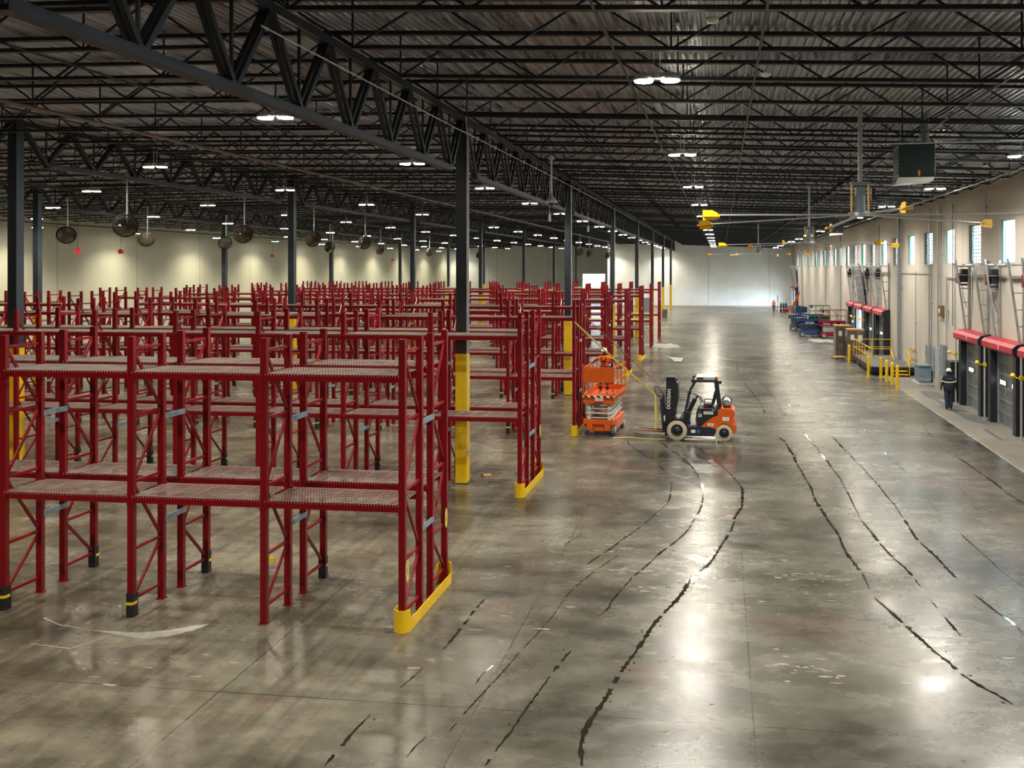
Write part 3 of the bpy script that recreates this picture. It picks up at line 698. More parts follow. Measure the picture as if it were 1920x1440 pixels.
# ------------------------------------------------------------------ dock doors
def door_mats(): return [M['door'], M['galv']]
def dock_door(idx, yc, opened=False):
    t = bpy.data.objects.new('door_%d' % idx, None); C.objects.link(t); t.location = (XR, yc, 0); t['kind'] = 'structure'
    # sectional panel, x = 0 is the wall face
    b = MB()
    def panel(b, X=None):
        n = 6; h = 3.0 / n
        for k in range(n):
            b.box((-.10, -1.35, k * h + .008), (-.055, 1.35, (k + 1) * h - .008), 0, X)
            b.box((-.125, -1.35, k * h), (-.10, 1.35, k * h + .035), 1, X); b.box((-.125, -1.35, (k + 1) * h - .05), (-.10, 1.35, (k + 1) * h - .015), 1, X)
        for y in (-1.33, -.45, .45, 1.33): b.box((-.13, y - .035, 0), (-.095, y + .035, 3.0), 1, X)
    if opened:
        X = Matrix.Translation((-.12, 0, 3.15)) @ Matrix.Rotation(R(-6), 4, 'Y'); panel(b, X)
        b.obj('panel', door_mats(), t)
    else:
        panel(b); b.obj('panel', door_mats(), t)
        for y in (.72, -.72):
            MB().box((-.132, y - .38, 1.56), (-.098, y + .38, 1.80)).obj('window_rim', M['black'], t)
            MB().box((-.136, y - .33, 1.60), (-.131, y + .33, 1.76)).obj('vision_pane', M['visp'], t)
    for s in (-1, 1):
        b = MB().box((-.42, s * 1.53 - .17, 0), (0, s * 1.53 + .17, 3.05)); b.obj('side_seal', M['charcoal'], t)
        b = MB().box((-.16, s * 1.40 - .06, 0), (-.05, s * 1.40 + .06, 3.1)); b.obj('track', M['galv'], t)
    MB().cyl((-.5, 1.86, 0), (-.5, 1.86, 3.0), .036, 10).obj('guard_pipe', M['galvlight'], t)
    MB().box((-.22, -1.7, 2.98), (0, 1.7, 3.3)).obj('header', M['charcoal'], t)
    # red head seal
    cap = MB().prism([(-.02, 3.0), (-.45, 2.94), (-.52, 3.02), (-.52, 3.22), (-.40, 3.34), (-.02, 3.42)], -1.6, 2.25, 'y'); cap.obj('head_cover', M['platred'], t)
    MB().prism([(0, 2.96), (-.46, 2.92), (-.53, 3.01), (-.53, 3.23), (-.41, 3.35), (0, 3.43)], -1.72, -1.6, 'y').obj('cover_end', M['charcoal'], t)
    MB().box((-.532, .02, 3.03), (-.518, .06, 3.2)).box((-.532, -.06, 3.16), (-.518, .1, 3.2)).obj('cover_mark', M['white'], t)
    # high-lift tracks up the wall
    for s in (-1, 1):
        b = MB(); y = s * 1.42
        b.bar((-.18, y, 3.4), (-.62, y, 6.55), .07, .10, 0, (0, 1, 0)).bar((-.05, y, 3.4), (-.05, y, 6.5), .07, .09)
        for k in range(1, 5):
            z = 3.4 + k * .62; b.bar((-.05, y, z), (-.18 - .44 * (z - 3.4) / 3.15, y, z), .025, .04)
        b.bar((-.62, y, 6.3), (0, y, 6.3), .05, .05)
        b.obj('lift_track', M['galv'], t)
    MB().cyl((-.55, -1.65, 6.3), (-.55, 1.65, 6.3), .028, 10).cyl((-.55, -1.2, 6.3), (-.55, -.2, 6.3), .075, 12).cyl((-.55, .3, 6.3), (-.55, 1.1, 6.3), .075, 12).obj('spring_shaft', M['galv'], t)
    if not opened:
        MB().box((-.34, 1.48, 5.55), (-.04, 1.85, 6.15)).box((-.4, 1.5, 5.4), (-.02, 1.82, 5.48)).obj('operator_motor', M['charcoal'], t)
        MB().box((-.5, 1.62, 5.5), (-.34, 1.86, 5.95)).obj('junction_box', M['maroon'], t)
        MB().tube([(-.3, 1.6, 5.4), (-.25, 1.55, 4.9), (-.1, 1.6, 4.4)], .012).obj('cable', M['black'], t)
    return t
M['visp'] = mat('vision_pane_daylight', (.9, .95, 1), .4, emit=(.93, .97, 1), estr=4.)
DD = [49.4 - 8.6 - 4.3 * k for k in range(3)]
doors = [40.05, 35.62, 31.2, 26.8]; di = 1
for y in doors: dock_door(di, y); di += 1
for y in (75.35, 70.95, 66.5, 62.1): dock_door(di, y, y in OPEN_DOORS); di += 1
for y in (131.9, 136.3): dock_door(di, y, True); di += 1  # second opening is added to throw more daylight on the end wall
# dock lights: yellow heads on arms between the doors
def dock_light(y, lab):
    t = thing('dock_light', lab, 'dock light', (XR, y, 2.26))
    MB().box((-.56, -.06, -.07), (-.44, .06, .07)).cyl((-.5, 0, 0), (-.66, -.14, 0), .018, 8).cyl((-.66, -.14, 0), (-.74, -.02, .05), .016, 8).obj('arm', M['yellow'], t)
    MB().lathe([(.02, -.1), (.05, -.08), (.08, .02), (.092, .07), (.08, .07), (.0, .03)], (-.76, .05, .07), 'y', 16).obj('lamp_head', M['yellow'], t)
dock_light(41.91, 'yellow dock light on an arm left of the first near dock door')
dock_light(37.48, 'yellow dock light between the first and second near dock doors')
dock_light(33.06, 'yellow dock light beyond the second near dock door')
dock_light(72.8, 'small yellow dock light beside the half-raised far dock door')
dock_light(68.35, 'small yellow dock light between the two far dock doors behind the ramp')

# ------------------------------------------------------------------ dock wall fittings
def wallbox(name, y0, y1, z0, z1, dx, m_, lab, cat, door=True):
    t = thing(name, lab, cat, (XR - .012, (y0 + y1) / 2, z0))
    h = (y1 - y0) / 2; MB().box((-dx, -h, 0), (0, h, z1 - z0)).obj('cabinet_body', M[m_], t, None, 0, .012)
    if door: MB().box((-dx - .015, -h + .04, .04), (-dx, h - .04, z1 - z0 - .04)).box((-dx - .04, h - .12, (z1 - z0) / 2), (-dx - .015, h - .09, (z1 - z0) / 2 + .1)).obj('cabinet_door', M[m_], t)
    return t
wallbox('electrical_cabinet', 48.7, 49.7, .92, 2.05, .1, 'grey', 'grey electrical panel on the dock wall above the blue-grey transformer', 'electrical panel')
wallbox('electrical_cabinet', 47.4, 48.2, .75, 2.08, .12, 'grey', 'grey electrical panel right of the transformer with conduits above', 'electrical panel')
wallbox('electrical_trough', 46.9, 47.15, .0, 2.1, .18, 'galvlight', 'tall pale metal trough on the wall right of the grey panels', 'cable trough', False)
wallbox('electrical_cabinet', 45.5, 46.3, .8, 2.35, .16, 'grey', 'grey metal switch cabinet left of the black dock cabinet', 'electrical panel')
wallbox('dock_cabinet', 42.3, 43.3, .0, 1.85, .6, 'charcoal', 'tall black cabinet standing beside the first near dock door', 'cabinet')
t = wallbox('emergency_light', 46.0, 46.6, 3.75, 4.3, .18, 'brown', 'bronze box with round white dial high on the dock wall', 'wall box', False)
MB().cyl((-.19, -.05, .28), (-.2, -.05, .28), .13, 18).obj('dial', M['white'], t)
for i, (y, z0, z1, r) in enumerate([(64.0, .3, 9.2, .03), (57.2, .2, 9.5, .05), (56.8, .2, 9.5, .05), (56.3, .4, 9.5, .03), (52.3, 0, 6.0, .018), (48.9, 2.05, 9.4, .035), (48.5, 2.05, 6.5, .02), (47.0, 2.1, 9.4, .03), (46.4, 4.3, 9.4, .02), (45.3, 2.3, 5.8, .018), (44.1, 3.4, 9.3, .03), (43.7, 3.2, 9.3, .022), (96, 0, 9, .03), (84.5, 0, 9.2, .03), (83.9, 0, 9.2, .03), (123, 0, 9, .05), (38.8, 8.2, 9.3, .014)]):
    o = MB().cyl((XR - .06 - r, y, z0), (XR - .06 - r, y, z1), r, 10).box((XR - .1, y - .06, (z0 + z1) / 2), (XR, y + .06, (z0 + z1) / 2 + .05)).obj('wall_conduit', M['galv' if i % 2 else 'grey'])
    tag(o, 'thin vertical metal conduit fixed to the cream dock wall', 'conduit', 'vertical conduits on the dock wall')
o = MB().cyl((XR - .08, 57.6, 5.9), (XR - .08, 49.2, 5.9), .02, 8).obj('wall_conduit', M['galv']); tag(o, 'thin horizontal pipe on the dock wall just below the windows', 'pipe')
o = MB().tube([(XR - .1, 45.2, 3.4), (XR - .1, 45.2, 5.75), (XR - .15, 43.0, 5.75)], .03).obj('wall_conduit', M['galv']); tag(o, 'bent grey conduit running up to the first door motor', 'conduit')
# transformer on its pad
t = thing('transformer', 'blue-grey floor transformer on a concrete pad by the dock wall', 'transformer', (10.74, 49.0, 0)); t.scale = (.58, .95, .85)
MB().box((-.72, -.85, 0), (.72, .85, .10)).obj('pad', M['concpad'], t)
MB().box((-.52, -.6, .14), (.55, .62, 1.15)).box((-.5, -.58, .1), (.53, .6, .14)).obj('body', M['blgrey'], t, None, 0, .015)
MB().box((-.6, -.68, 1.15), (.62, .7, 1.2)).obj('lid', M['grey'], t)
b = MB()
for k in range(9): b.box((-.535, -.45 + k * .11, .3), (-.515, -.40 + k * .11, .95))
b.obj('vent', M['grey'], t)
MB().tube([(-.45, -.66, .4), (-.2, -.7, .33), (.1, -.7, .32), (.4, -.7, .36), (.6, -.6, .42)], .02).obj('flexible_conduit', M['galvlight'], t)

# bollards
boll = MB().cyl((0, 0, 0), (0, 0, 1.12), .085, 18).lathe([(0, 1.165), (.03, 1.16), (.06, 1.145), (.085, 1.12)], (0, 0, 0), 'z', 18).cyl((0, 0, 0), (0, 0, .02), .15, 4).mesh('bollard', M['yellow'])
for (x, y), lab in zip([(8.31, 59.05), (8.31, 51.53), (8.95, 51.2), (9.0, 49.7), (9.04, 48.4), (9.05, 47.05)],
                       ['yellow bollard beside the stacked pallets', 'yellow bollard at the near corner of the steel ramp', 'first of four yellow bollards in a line, nearest the steel ramp', 'second of four yellow bollards in a line from the ramp', 'third of four yellow bollards in a line from the ramp', 'last of four yellow bollards in a line, nearest the camera']):
    o = inst('bollard', boll, None, (x, y, 0)); tag(o, lab, 'bollard')

# steel dock platform with rails and steps
t = thing('dock_platform', 'grey steel work platform with yellow handrails and steps beside the dock wall', 'platform', (8.6, 52.3, 0))
MB().box((0, 0, .45), (2.5, 7.1, .50)).obj('deck_plate', M['plate'], t)
MB().box((0, 0, .2), (.08, 7.1, .45)).box((.08, 0, .2), (2.5, .08, .45)).box((2.42, .08, .2), (2.5, 7.1, .45)).obj('skirt_beam', M['steel'], t)
for y in (.1, 2.4, 4.7, 6.9):
    for x in (.05, 2.35): MB().box((x, y, 0), (x + .1, y + .1, .2)).obj('leg', M['steel'], t)
for k in range(2):
    MB().box((1.15, -.3 * (2 - k), .15 + .16 * k - .03), (1.95, -.3 * (2 - k) + .28, .15 + .16 * k)).box((1.15, -.3 * (2 - k) - .02, .15 + .16 * k - .06), (1.95, -.3 * (2 - k), .15 + .16 * k + .01)).obj('step', M['yellow'], t)
MB().bar((1.13, -.72, .02), (1.13, 0, .42), .03, .16).bar((1.97, -.72, .02), (1.97, 0, .42), .03, .16).obj('stringer', M['steel'], t)
def rail(pts, posts, h=1.03, z0=.5):
    b = MB()
    for p, q in zip(pts, pts[1:]):
        b.bar((p[0], p[1], z0 + h), (q[0], q[1], z0 + h), .04).bar((p[0], p[1], z0 + h * .52), (q[0], q[1], z0 + h * .52), .035)
    for p in posts: b.bar((p[0], p[1], z0), (p[0], p[1], z0 + h), .04)
    return b
rail([(.05, .05), (.05, 7.05)], [(.05, .05 + 1.166 * k) for k in range(7)]).obj('handrail', M['yellow'], t)
rail([(.05, 7.05), (2.45, 7.05)], [(1.2, 7.05), (2.45, 7.05)]).obj('handrail', M['yellow'], t)
rail([(.05, .05), (1.1, .05)], [(1.1, .05)]).obj('handrail', M['yellow'], t)
MB().bar((1.1, .05, 1.53), (1.12, -.7, 1.0), .04).bar((1.12, -.7, 1.0), (1.12, -.7, .05), .04).obj('handrail', M['yellow'], t)
rail([(2.0, .05), (2.47, .05), (2.47, 1.2)], [(2.0, .05), (2.47, 1.2)]).bar((2.0, .05, 1.53), (2.0, -.7, 1.0), .04).bar((2.0, -.7, 1.0), (2.0, -.7, .05), .04).bar((2.0, .05, 1.02), (2.0, -.7, .5), .035).obj('handrail', M['yellow'], t)

# pallets of stacked goods
def pallet_load(x, y, rz, h, lab):
    t = thing('wrapped_pallet', lab, 'pallet', (x, y, 0), rz)
    b = MB()
    for k in range(3): b.box((-.55 + k * .5, -.5, 0), (-.45 + k * .5, .5, .09))
    for k in range(6): b.box((-.57, -.5 + k * .18, .09), (.57, -.38 + k * .18, .115))
    b.obj('pallet_base', M['wood'], t)
    MB().box((-.52, -.46, .12), (.0, .46, h)).box((.02, -.46, .12), (.52, .46, h - .05)).obj('goods', M['wrap'], t, None, 0, .02)
    MB().box((-.56, -.5, h), (.56, .5, h + .1)).obj('cardboard_lid', M['card'], t)
    MB().box((-.33, -.475, h - .62), (-.1, -.462, h - .28)).box((.15, -.475, h - .68), (.42, -.462, h - .3)).obj('paper_label', M['white'], t)
pallet_load(8.42, 63.2, .04, 2.1, 'tall wrapped pallet load under a cardboard lid, farther of the two')
pallet_load(8.95, 60.9, -.03, 2.0, 'tall wrapped pallet load with paper labels, next to the steel platform')
t = thing('pallet', 'low empty wooden pallet on the floor in front of the wrapped loads', 'pallet', (8.0, 61.9, 0), .1)
b = MB()
for k in range(3): b.box((-.4 + k * .35, -.5, 0), (-.32 + k * .35, .5, .09))
for k in range(6): b.box((-.42, -.5 + k * .18, .09), (.4, -.38 + k * .18, .115))
b.obj('pallet_base', M['wood'], t)

# ------------------------------------------------------------------ scissor lifts
def scissor_lift(name, lab, loc, rz, L_, W, zd, body, rails, arm, wheelm, tall_chassis=.55, panel_end=False, folded=False, sk=.14):
    """long axis along local +Y, near end at y=0, centred on x"""
    t = thing(name, lab, 'scissor lift', loc, rz); h = W / 2
    MB().box((-h + .06, .12, .16), (h - .06, L_ - .12, tall_chassis)).box((-h, .02, .42), (h, .30, tall_chassis)).box((-h + .14, 0, .20), (-h + .36, .14, .42)).box((h - .36, 0, .20), (h - .14, .14, .42)).box((-h, .42, .2), (-h + .1, L_ - .5, tall_chassis)).box((h - .1, .42, .2), (h, L_ - .5, tall_chassis)).obj('chassis', body, t, None, 0, .015)
    for sx_ in (-1, 1):
        for y in (.28, L_ - .36):
            w = MB().lathe([(0, -.07), (.10, -.07), (.10, -.06), (.185, -.065), (.20, -.045), (.20, .045), (.185, .065), (.10, .06), (.10, .07), (0, .07)], (0, 0, 0), 'x', 22).obj('wheel', wheelm, t, (sx_ * (h - .07), y, .20))
            MB().cyl((sx_ * .066, 0, 0), (sx_ * .082, 0, 0), .11, 16).obj('hub', M['tyre'], w)
    # scissor stack
    n = 4; dz = (zd - .12 - tall_chassis) / n; b = MB()
    for k in range(n):
        z0 = tall_chassis + k * dz; z1 = z0 + dz
        for sx_ in (-1, 1):
            x = sx_ * (h - .16)
            b.bar((x, .2, z0 + .04), (x, L_ - .3, z1 - .02), .05, min(.11, dz * .62)); b.bar((x - sx_ * .09, .2, z1 - .02), (x - sx_ * .09, L_ - .3, z0 + .04), .05, min(.11, dz * .62))
        b.cyl((-h + .1, .2, z0 + .04), (h - .1, .2, z0 + .04), .028, 8); b.cyl((-h + .1, L_ - .3, z1 - .02), (h - .1, L_ - .3, z1 - .02), .028, 8)
        for x in (-h + .2, h - .2): b.box((x - .06, .12, z0 + .0), (x + .06, .24, z0 + dz * .7))
    b.obj('scissor_arms', arm, t)
    MB().box((-h, 0, zd - .10), (h, L_, zd)).obj('platform', body, t)
    if panel_end: MB().box((-h - .005, -.006, zd - .0), (h + .005, .012, zd + .065)).obj('hazard_edge', M['stripe'], t)
    b = MB()
    b.box((-h, 0, zd), (-h + .03, L_, zd + .14)).box((h - .03, 0, zd), (h, L_, zd + .14)).box((-h, L_ - .03, zd), (h, L_, zd + .2)).box((-h, 0, zd - .22), (h, .03, zd))
    b.box((-h, 0, zd - sk), (-h + .03, L_, zd)).box((h - .03, 0, zd - sk), (h, L_, zd))
    b.obj('toe_board', body, t)
    b = MB(); H_ = .62 if folded else 1.1
    for sx_ in (-1, 1):
        x = sx_ * (h - .02)
        b.bar((x, .02, zd + H_), (x, L_ - .02, zd + H_), .04).bar((x, .02, zd + .58), (x, L_ - .02, zd + .58), .032)
        for k in range(4): y = .02 + (L_ - .04) * k / 3; b.bar((x, y, zd), (x, y, zd + H_), .04)
        b.bar((x, L_ * .35, zd + .58), (x, L_ * .5, zd + H_), .03)
    for y in (.02, L_ - .02): b.bar((-h, y, zd + H_), (h, y, zd + H_), .04).bar((-h, y, zd + .45), (h, y, zd + .45), .032)
    b.obj('guard_rail', rails, t)
    if panel_end: MB().prism([(-h + .02, zd + .62), (-h + .1, zd + .55), (h - .1, zd + .55), (h - .02, zd + .62), (h - .02, zd + 1.02), (h - .1, zd + 1.08), (-h + .1, zd + 1.08), (-h + .02, zd + 1.02)], -.04, -.01, 'y').obj('end_panel', rails, t)
    MB().box((h - .3, L_ * .8, zd + .85), (h - .06, L_ * .8 + .2, zd + 1.12)).obj('control_box', M['charcoal'], t)
    return t
lift = scissor_lift('scissor_lift', 'orange scissor lift with white arms, holding the worker beside the third rack row', (-4.48, 32.1, 0), R(4.6) * -1, 2.35, 1.17, 1.42, M['orange'], M['orange'], M['offwhite'], M['greytyre'], .6, True)
MB().box((-.12, -.008, 1.30), (.18, -.003, 1.40)).obj('white_plate', M['white'], lift)
text('lettering', 'snorkel', .11, M['maroon'], lift, (.0, -.012, 1.235), (PI / 2, 0, 0), .002, .004)
text('lettering', '1728620', .07, M['charcoal'], lift, (.03, -.012, 1.35), (PI / 2, 0, 0), .001)
def side_text(t, s, y, z, h, m_, size=.16): text('lettering', s, size, m_, t, (-h - .012, y, z), (PI / 2, 0, -PI / 2), .002, .003)
rl = scissor_lift('scissor_lift', 'dark red scissor lift parked broadside beyond the wrapped pallets', (11.0, 79.8, 0), R(90), 2.35, 1.17, 1.36, M['machred'], M['machred'], M['galvlight'], M['greytyre'], .52, sk=.30)
for s_, y, w in (('SKYJACK', 1.75, .16), ('47193', 1.1, .13), ('III 3226', .42, .12)):
    text('lettering', s_, w, M['white'], rl, (-.60, y, 1.26), (PI / 2, 0, -PI / 2), .002, .003)
bl = scissor_lift('scissor_lift', 'blue scissor lift standing just left of the dark red one', (9.2, 81.2, 0), R(90), 2.3, 1.17, 1.36, M['machblue'], M['machblue'], M['charcoal'], M['greytyre'], .62, folded=True, sk=.32)
text('lettering', 'GS-3246', .22, M['white'], bl, (-.60, 1.3, 1.26), (PI / 2, 0, -PI / 2), .002, .006)
scissor_lift('scissor_lift', 'dark blue scissor lift with its end to the aisle, farther back', (7.9, 88.8, 0), R(12), 2.4, 1.2, 1.22, M['machblue'], M['machblue'], M['charcoal'], M['greytyre'], .5, True)
scissor_lift('scissor_lift', 'green scissor lift with tall rails behind the red one', (10.4, 87.0, 0), R(90), 1.95, 1.2, 1.45, M['machgreen'], M['machgreen'], M['charcoal'], M['greytyre'], .6, sk=.34)

# ------------------------------------------------------------------ forklift (faces -X)
fk = thing('forklift', 'orange and black forklift with beige tyres and propane tank, parked across the aisle', 'forklift', (-.72, 32.25, 0), R(-1))
HW = .52   # half width
def wheel_obj(x, y, r, w, side):
    n = 26; b = MB()
    b.lathe([(r * .6, -w / 2), (r * .95, -w / 2), (r * .985, -w / 2 + .02), (r * .985, w / 2 - .02), (r * .95, w / 2), (r * .6, w / 2)], (0, 0, 0), 'y', 40)
    for k in range(n):
        a = 2 * PI * k / n; X = Matrix.Rotation(a, 4, 'Y')
        b.box((-.028 * r / .36, -w / 2, r * .93), (.028 * r / .36, w / 2, r * 1.0), 0, X)
    o = b.obj('wheel', M['tyre'], fk, (x, y, r))
    h = MB().lathe([(0, -w / 2 + .02), (r * .22, -w / 2), (r * .3, -w / 2 + .05), (r * .52, -w / 2 + .06), (r * .62, -w / 2 - .005), (r * .62, w / 2 + .005), (0, w / 2 - .03)], (0, 0, 0), 'y', 30)
    for k in range(6):
        a = 2 * PI * k / 6; h.cyl((r * .4 * math.cos(a), -w / 2 + .03, r * .4 * math.sin(a)), (r * .4 * math.cos(a), -w / 2 + .07, r * .4 * math.sin(a)), .022, 8)
    h.obj('rim', M['charcoal'], o)
for s in (-1, 1):
    wheel_obj(-.84, s * .50, .36, .23, s); wheel_obj(.84, s * .47, .295, .18, s)
# chassis frame
MB().prism([(-.50, .16), (.58, .16), (.58, .42), (.30, .50), (-.50, .50)], -HW, HW, 'y').prism([(-1.22, .20), (-.5, .18), (-.5, .5), (-.62, .78), (-1.0, .82), (-1.22, .60)], -.36, .36, 'y').obj('chassis', M['charcoal'], fk, None, 0, .012)
for s in (-1, 1):
    # front fender
    pts = [(-.84 + .42 * math.cos(a), .36 + .42 * math.sin(a)) for a in [R(20 + 14 * k) for k in range(10)]]
    b = MB()
    for p, q in zip(pts, pts[1:]): b.bar((p[0], s * .50, p[1]), (q[0], s * .50, q[1]), .24, .025, 0, (0, 0, 1))
    b.obj('fender', M['charcoal'], fk)
MB().prism([(-.50, .5), (-.12, .5), (-.12, .55), (-.50, .55)], -.5, .5, 'y').obj('step_plate', M['plate'], fk)
# engine hood
MB().prism([(-.12, .52), (.10, .50), (.62, .72), (.62, 1.08), (.55, 1.16), (-.05, 1.16), (-.15, 1.02), (-.18, .7)], -.50, .50, 'y').obj('engine_hood', M['charcoal'], fk, None, 0, .02)
for s in (-1, 1): MB().prism([(.02, .50), (.58, .40), (.62, .46), (.64, .92), (.42, .84), (.2, .68)], s * .50 - .015, s * .50 + .02, 'y').obj('side_panel', M['orange'], fk)
# counterweight
MB().prism([(.62, .42), (.60, 1.10), (.72, 1.18), (1.12, 1.16), (1.22, 1.08), (1.21, .92), (1.16, .88), (1.27, .60), (1.28, .40), (1.20, .26), (1.14, .24), (1.13, .40), (1.02, .56), (.84, .62), (.68, .56)], -.50, .50, 'y').obj('counterweight', M['orange'], fk, None, 0, .025)
MB().prism([(.63, .42), (.69, .57), (.84, .63), (1.02, .57), (1.13, .40), (1.05, .38), (.84, .5), (.7, .4)], -.46, .46, 'y').obj('wheel_arch', M['charcoal'], fk)
# overhead guard
for s in (-1, 1):
    b = MB().bar((-.60, s * .46, .78), (-.40, s * .44, 1.75), .07, .09, 0, (0, 1, 0)).bar((-.40, s * .44, 1.73), (-.18, s * .44, 2.12), .07, .08, 0, (0, 1, 0))
    b.bar((-.20, s * .44, 2.13), (.60, s * .44, 2.13), .07, .08).bar((.54, s * .44, 2.13), (.68, s * .46, 1.1), .13, .07, 0, (0, 1, 0))
    b.obj('guard_post', M['charcoal'], fk)
b = MB().bar((-.20, -.46, 2.14), (-.20, .46, 2.14), .08, .06).bar((.58, -.46, 2.14), (.58, .46, 2.14), .08, .06)
for k in range(7): x = -.1 + k * .1; b.bar((x, -.44, 2.16), (x, .44, 2.16), .025, .04)
b.obj('guard_roof', M['charcoal'], fk)
MB().box((-.16, -.46, 2.18), (.50, -.42, 2.27)).box((-.16, .42, 2.18), (.5, .46, 2.27)).box((-.16, -.46, 2.255), (.5, .46, 2.27)).obj('roof_cover', M['galvlight'], fk)
MB().box((-.12, -.468, 2.19), (.1, -.455, 2.26)).obj('roof_vent', M['black'], fk)
MB().cyl((.58, -.38, 2.18), (.58, -.38, 2.27), .035, 12).obj('beacon', M['signred'], fk)
MB().box((.63, -.46, 2.04), (.75, -.34, 2.14)).obj('work_light', M['black'], fk)
for s in (-.515, .515): MB().box((-.33, s - .045, 2.08), (-.2, s + .045, 2.2)).obj('work_light', M['black'], fk)
MB().box((-.42, -.55, 1.66), (-.33, -.48, 1.80)).obj('mirror', M['black'], fk)
MB().tube([(-.44, -.5, 1.5), (-.40, -.52, 1.3), (-.46, -.53, 1.2), (-.55, -.5, 1.25)], .014).obj('grab_handle', M['black'], fk)
# seat
MB().prism([(.08, 1.17), (.42, 1.17), (.48, 1.28), (.10, 1.30)], -.24, .24, 'y').prism([(.36, 1.24), (.48, 1.24), (.60, 1.66), (.56, 1.74), (.48, 1.70), (.42, 1.45)], -.23, .23, 'y').obj('seat', M['black'], fk, None, 0, .03)
MB().tube([(.12, -.26, 1.3), (.12, -.27, 1.42), (.22, -.27, 1.47), (.36, -.27, 1.46), (.44, -.26, 1.4)], .016).obj('hip_restraint', M['black'], fk)
MB().box((.1, -.3, 1.16), (.24, -.24, 1.28)).obj('seat_latch', M['maroon'], fk)
# steering column, wheel, console
MB().bar((-.52, 0, .78), (-.22, 0, 1.42), .16, .14, 0, (0, 1, 0)).prism([(-.62, .55), (-.42, .55), (-.36, .95), (-.56, .98)], -.4, .4, 'y').obj('steering_column', M['charcoal'], fk)
X = Matrix.Translation((-.13, -.02, 1.52)) @ Matrix.Rotation(R(28), 4, 'Y'); b = MB(); n = 24
pts = [X @ Vector((.19 * math.cos(2 * PI * k / n), .19 * math.sin(2 * PI * k / n), 0)) for k in range(n + 1)]
for p, q in zip(pts, pts[1:]): b.cyl(p, q, .014, 6)
for k in (0, 8, 16): b.cyl(X @ Vector((0, 0, -.03)), pts[k], .012, 6)
b.cyl(X @ Vector((0, 0, -.12)), X @ Vector((0, 0, .01)), .035, 10); b.obj('steering_wheel', M['black'], fk)
MB().cyl((.02, -.36, 1.16), (-.03, -.36, 1.45), .012, 6).ball((-.03, -.36, 1.46), .028).cyl((.08, -.36, 1.16), (.04, -.36, 1.42), .012, 6).ball((.04, -.36, 1.43), .028).cyl((.05, -.36, 1.16), (.07, -.4, 1.5), .010, 6).obj('control_levers', M['black'], fk)
# mast
for s in (-1, 1):
    b = MB().bar((-1.18, s * .34, .12), (-1.12, s * .34, 2.20), .24, .08, 0, (0, 1, 0)).bar((-1.02, s * .27, .2), (-.97, s * .27, 2.12), .18, .08, 0, (0, 1, 0))
    b.obj('mast_rail', M['charcoal'], fk)
MB().box((-1.24, -.38, 2.12), (-.92, .38, 2.24)).box((-1.1, -.36, 1.5), (-1.0, .36, 1.62)).box((-1.16, -.36, .3), (-1.02, .36, .5)).cyl((-1.0, 0, .4), (-.95, 0, 2.0), .045, 10).cyl((-1.02, .14, .4), (-.97, .14, 1.9), .03, 10).obj('mast_crossmember', M['charcoal'], fk)
MB().prism([(-1.08, .9), (-.90, 1.0), (-.82, 1.4), (-.82, 2.02), (-1.02, 2.08)], -.36, .36, 'y').obj('hose_bundle', M['black'], fk)
for s in (-1, 1): MB().cyl((-.98, s * .42, .55), (-.62, s * .42, .92), .035, 10).obj('tilt_cylinder', M['galv'], fk)
text('lettering', 'DOOSAN', .17, M['white'], fk, (-1.145, -.384, 1.45), (PI / 2, -R(88), 0), .002, .004)
# carriage, backrest, forks, hook boom
b = MB().box((-1.34, -.42, .25), (-1.28, .42, .34)).box((-1.34, -.42, .58), (-1.28, .42, .66))
for s in (-1, 1): b.bar((-1.33, s * .44, .25), (-1.42, s * .44, 1.45), .09, .05, 0, (0, 1, 0))
for k in range(5): b.bar((-1.33, -.3 + k * .15, .6), (-1.41, -.3 + k * .15, 1.4), .02, .03, 0, (0, 1, 0))
b.bar((-1.42, -.46, 1.44), (-1.42, .46, 1.44), .05, .05); b.obj('load_backrest', M['charcoal'], fk)
for s in (-1, 1):
    MB().prism([(-1.34, .70), (-1.38, .70), (-1.38, .27), (-2.35, .30), (-2.35, .285), (-1.36, .20), (-1.33, .23)], s * .22 - .06, s * .22 + .06, 'y').obj('fork', mat('worn_fork_steel_%d' % (s + 1), (.20, .075, .05), .45, .4), fk)
MB().box((-1.33, -.46, .66), (-1.28, -.40, .86)).obj('carriage_mark', M['white'], fk)
MB().bar((-1.36, -.1, 1.44), (-1.67, -.05, 1.58), .03).bar((-1.36, -.1, 1.60), (-1.60, -.1, 1.86), .025).bar((-1.42, -.1, 1.42), (-1.36, -.1, 1.61), .03).bar((-1.60, -.1, 1.86), (-1.69, -.08, 1.88), .025).bar((-1.69, -.08, 1.88), (-1.67, -.05, 1.56), .025).bar((-1.42, -.1, 1.82), (-1.62, -.1, 1.87), .02).ball((-1.67, -.05, 1.57), .04, 0, 10, 6).obj('hook_boom', M['steel'], fk)
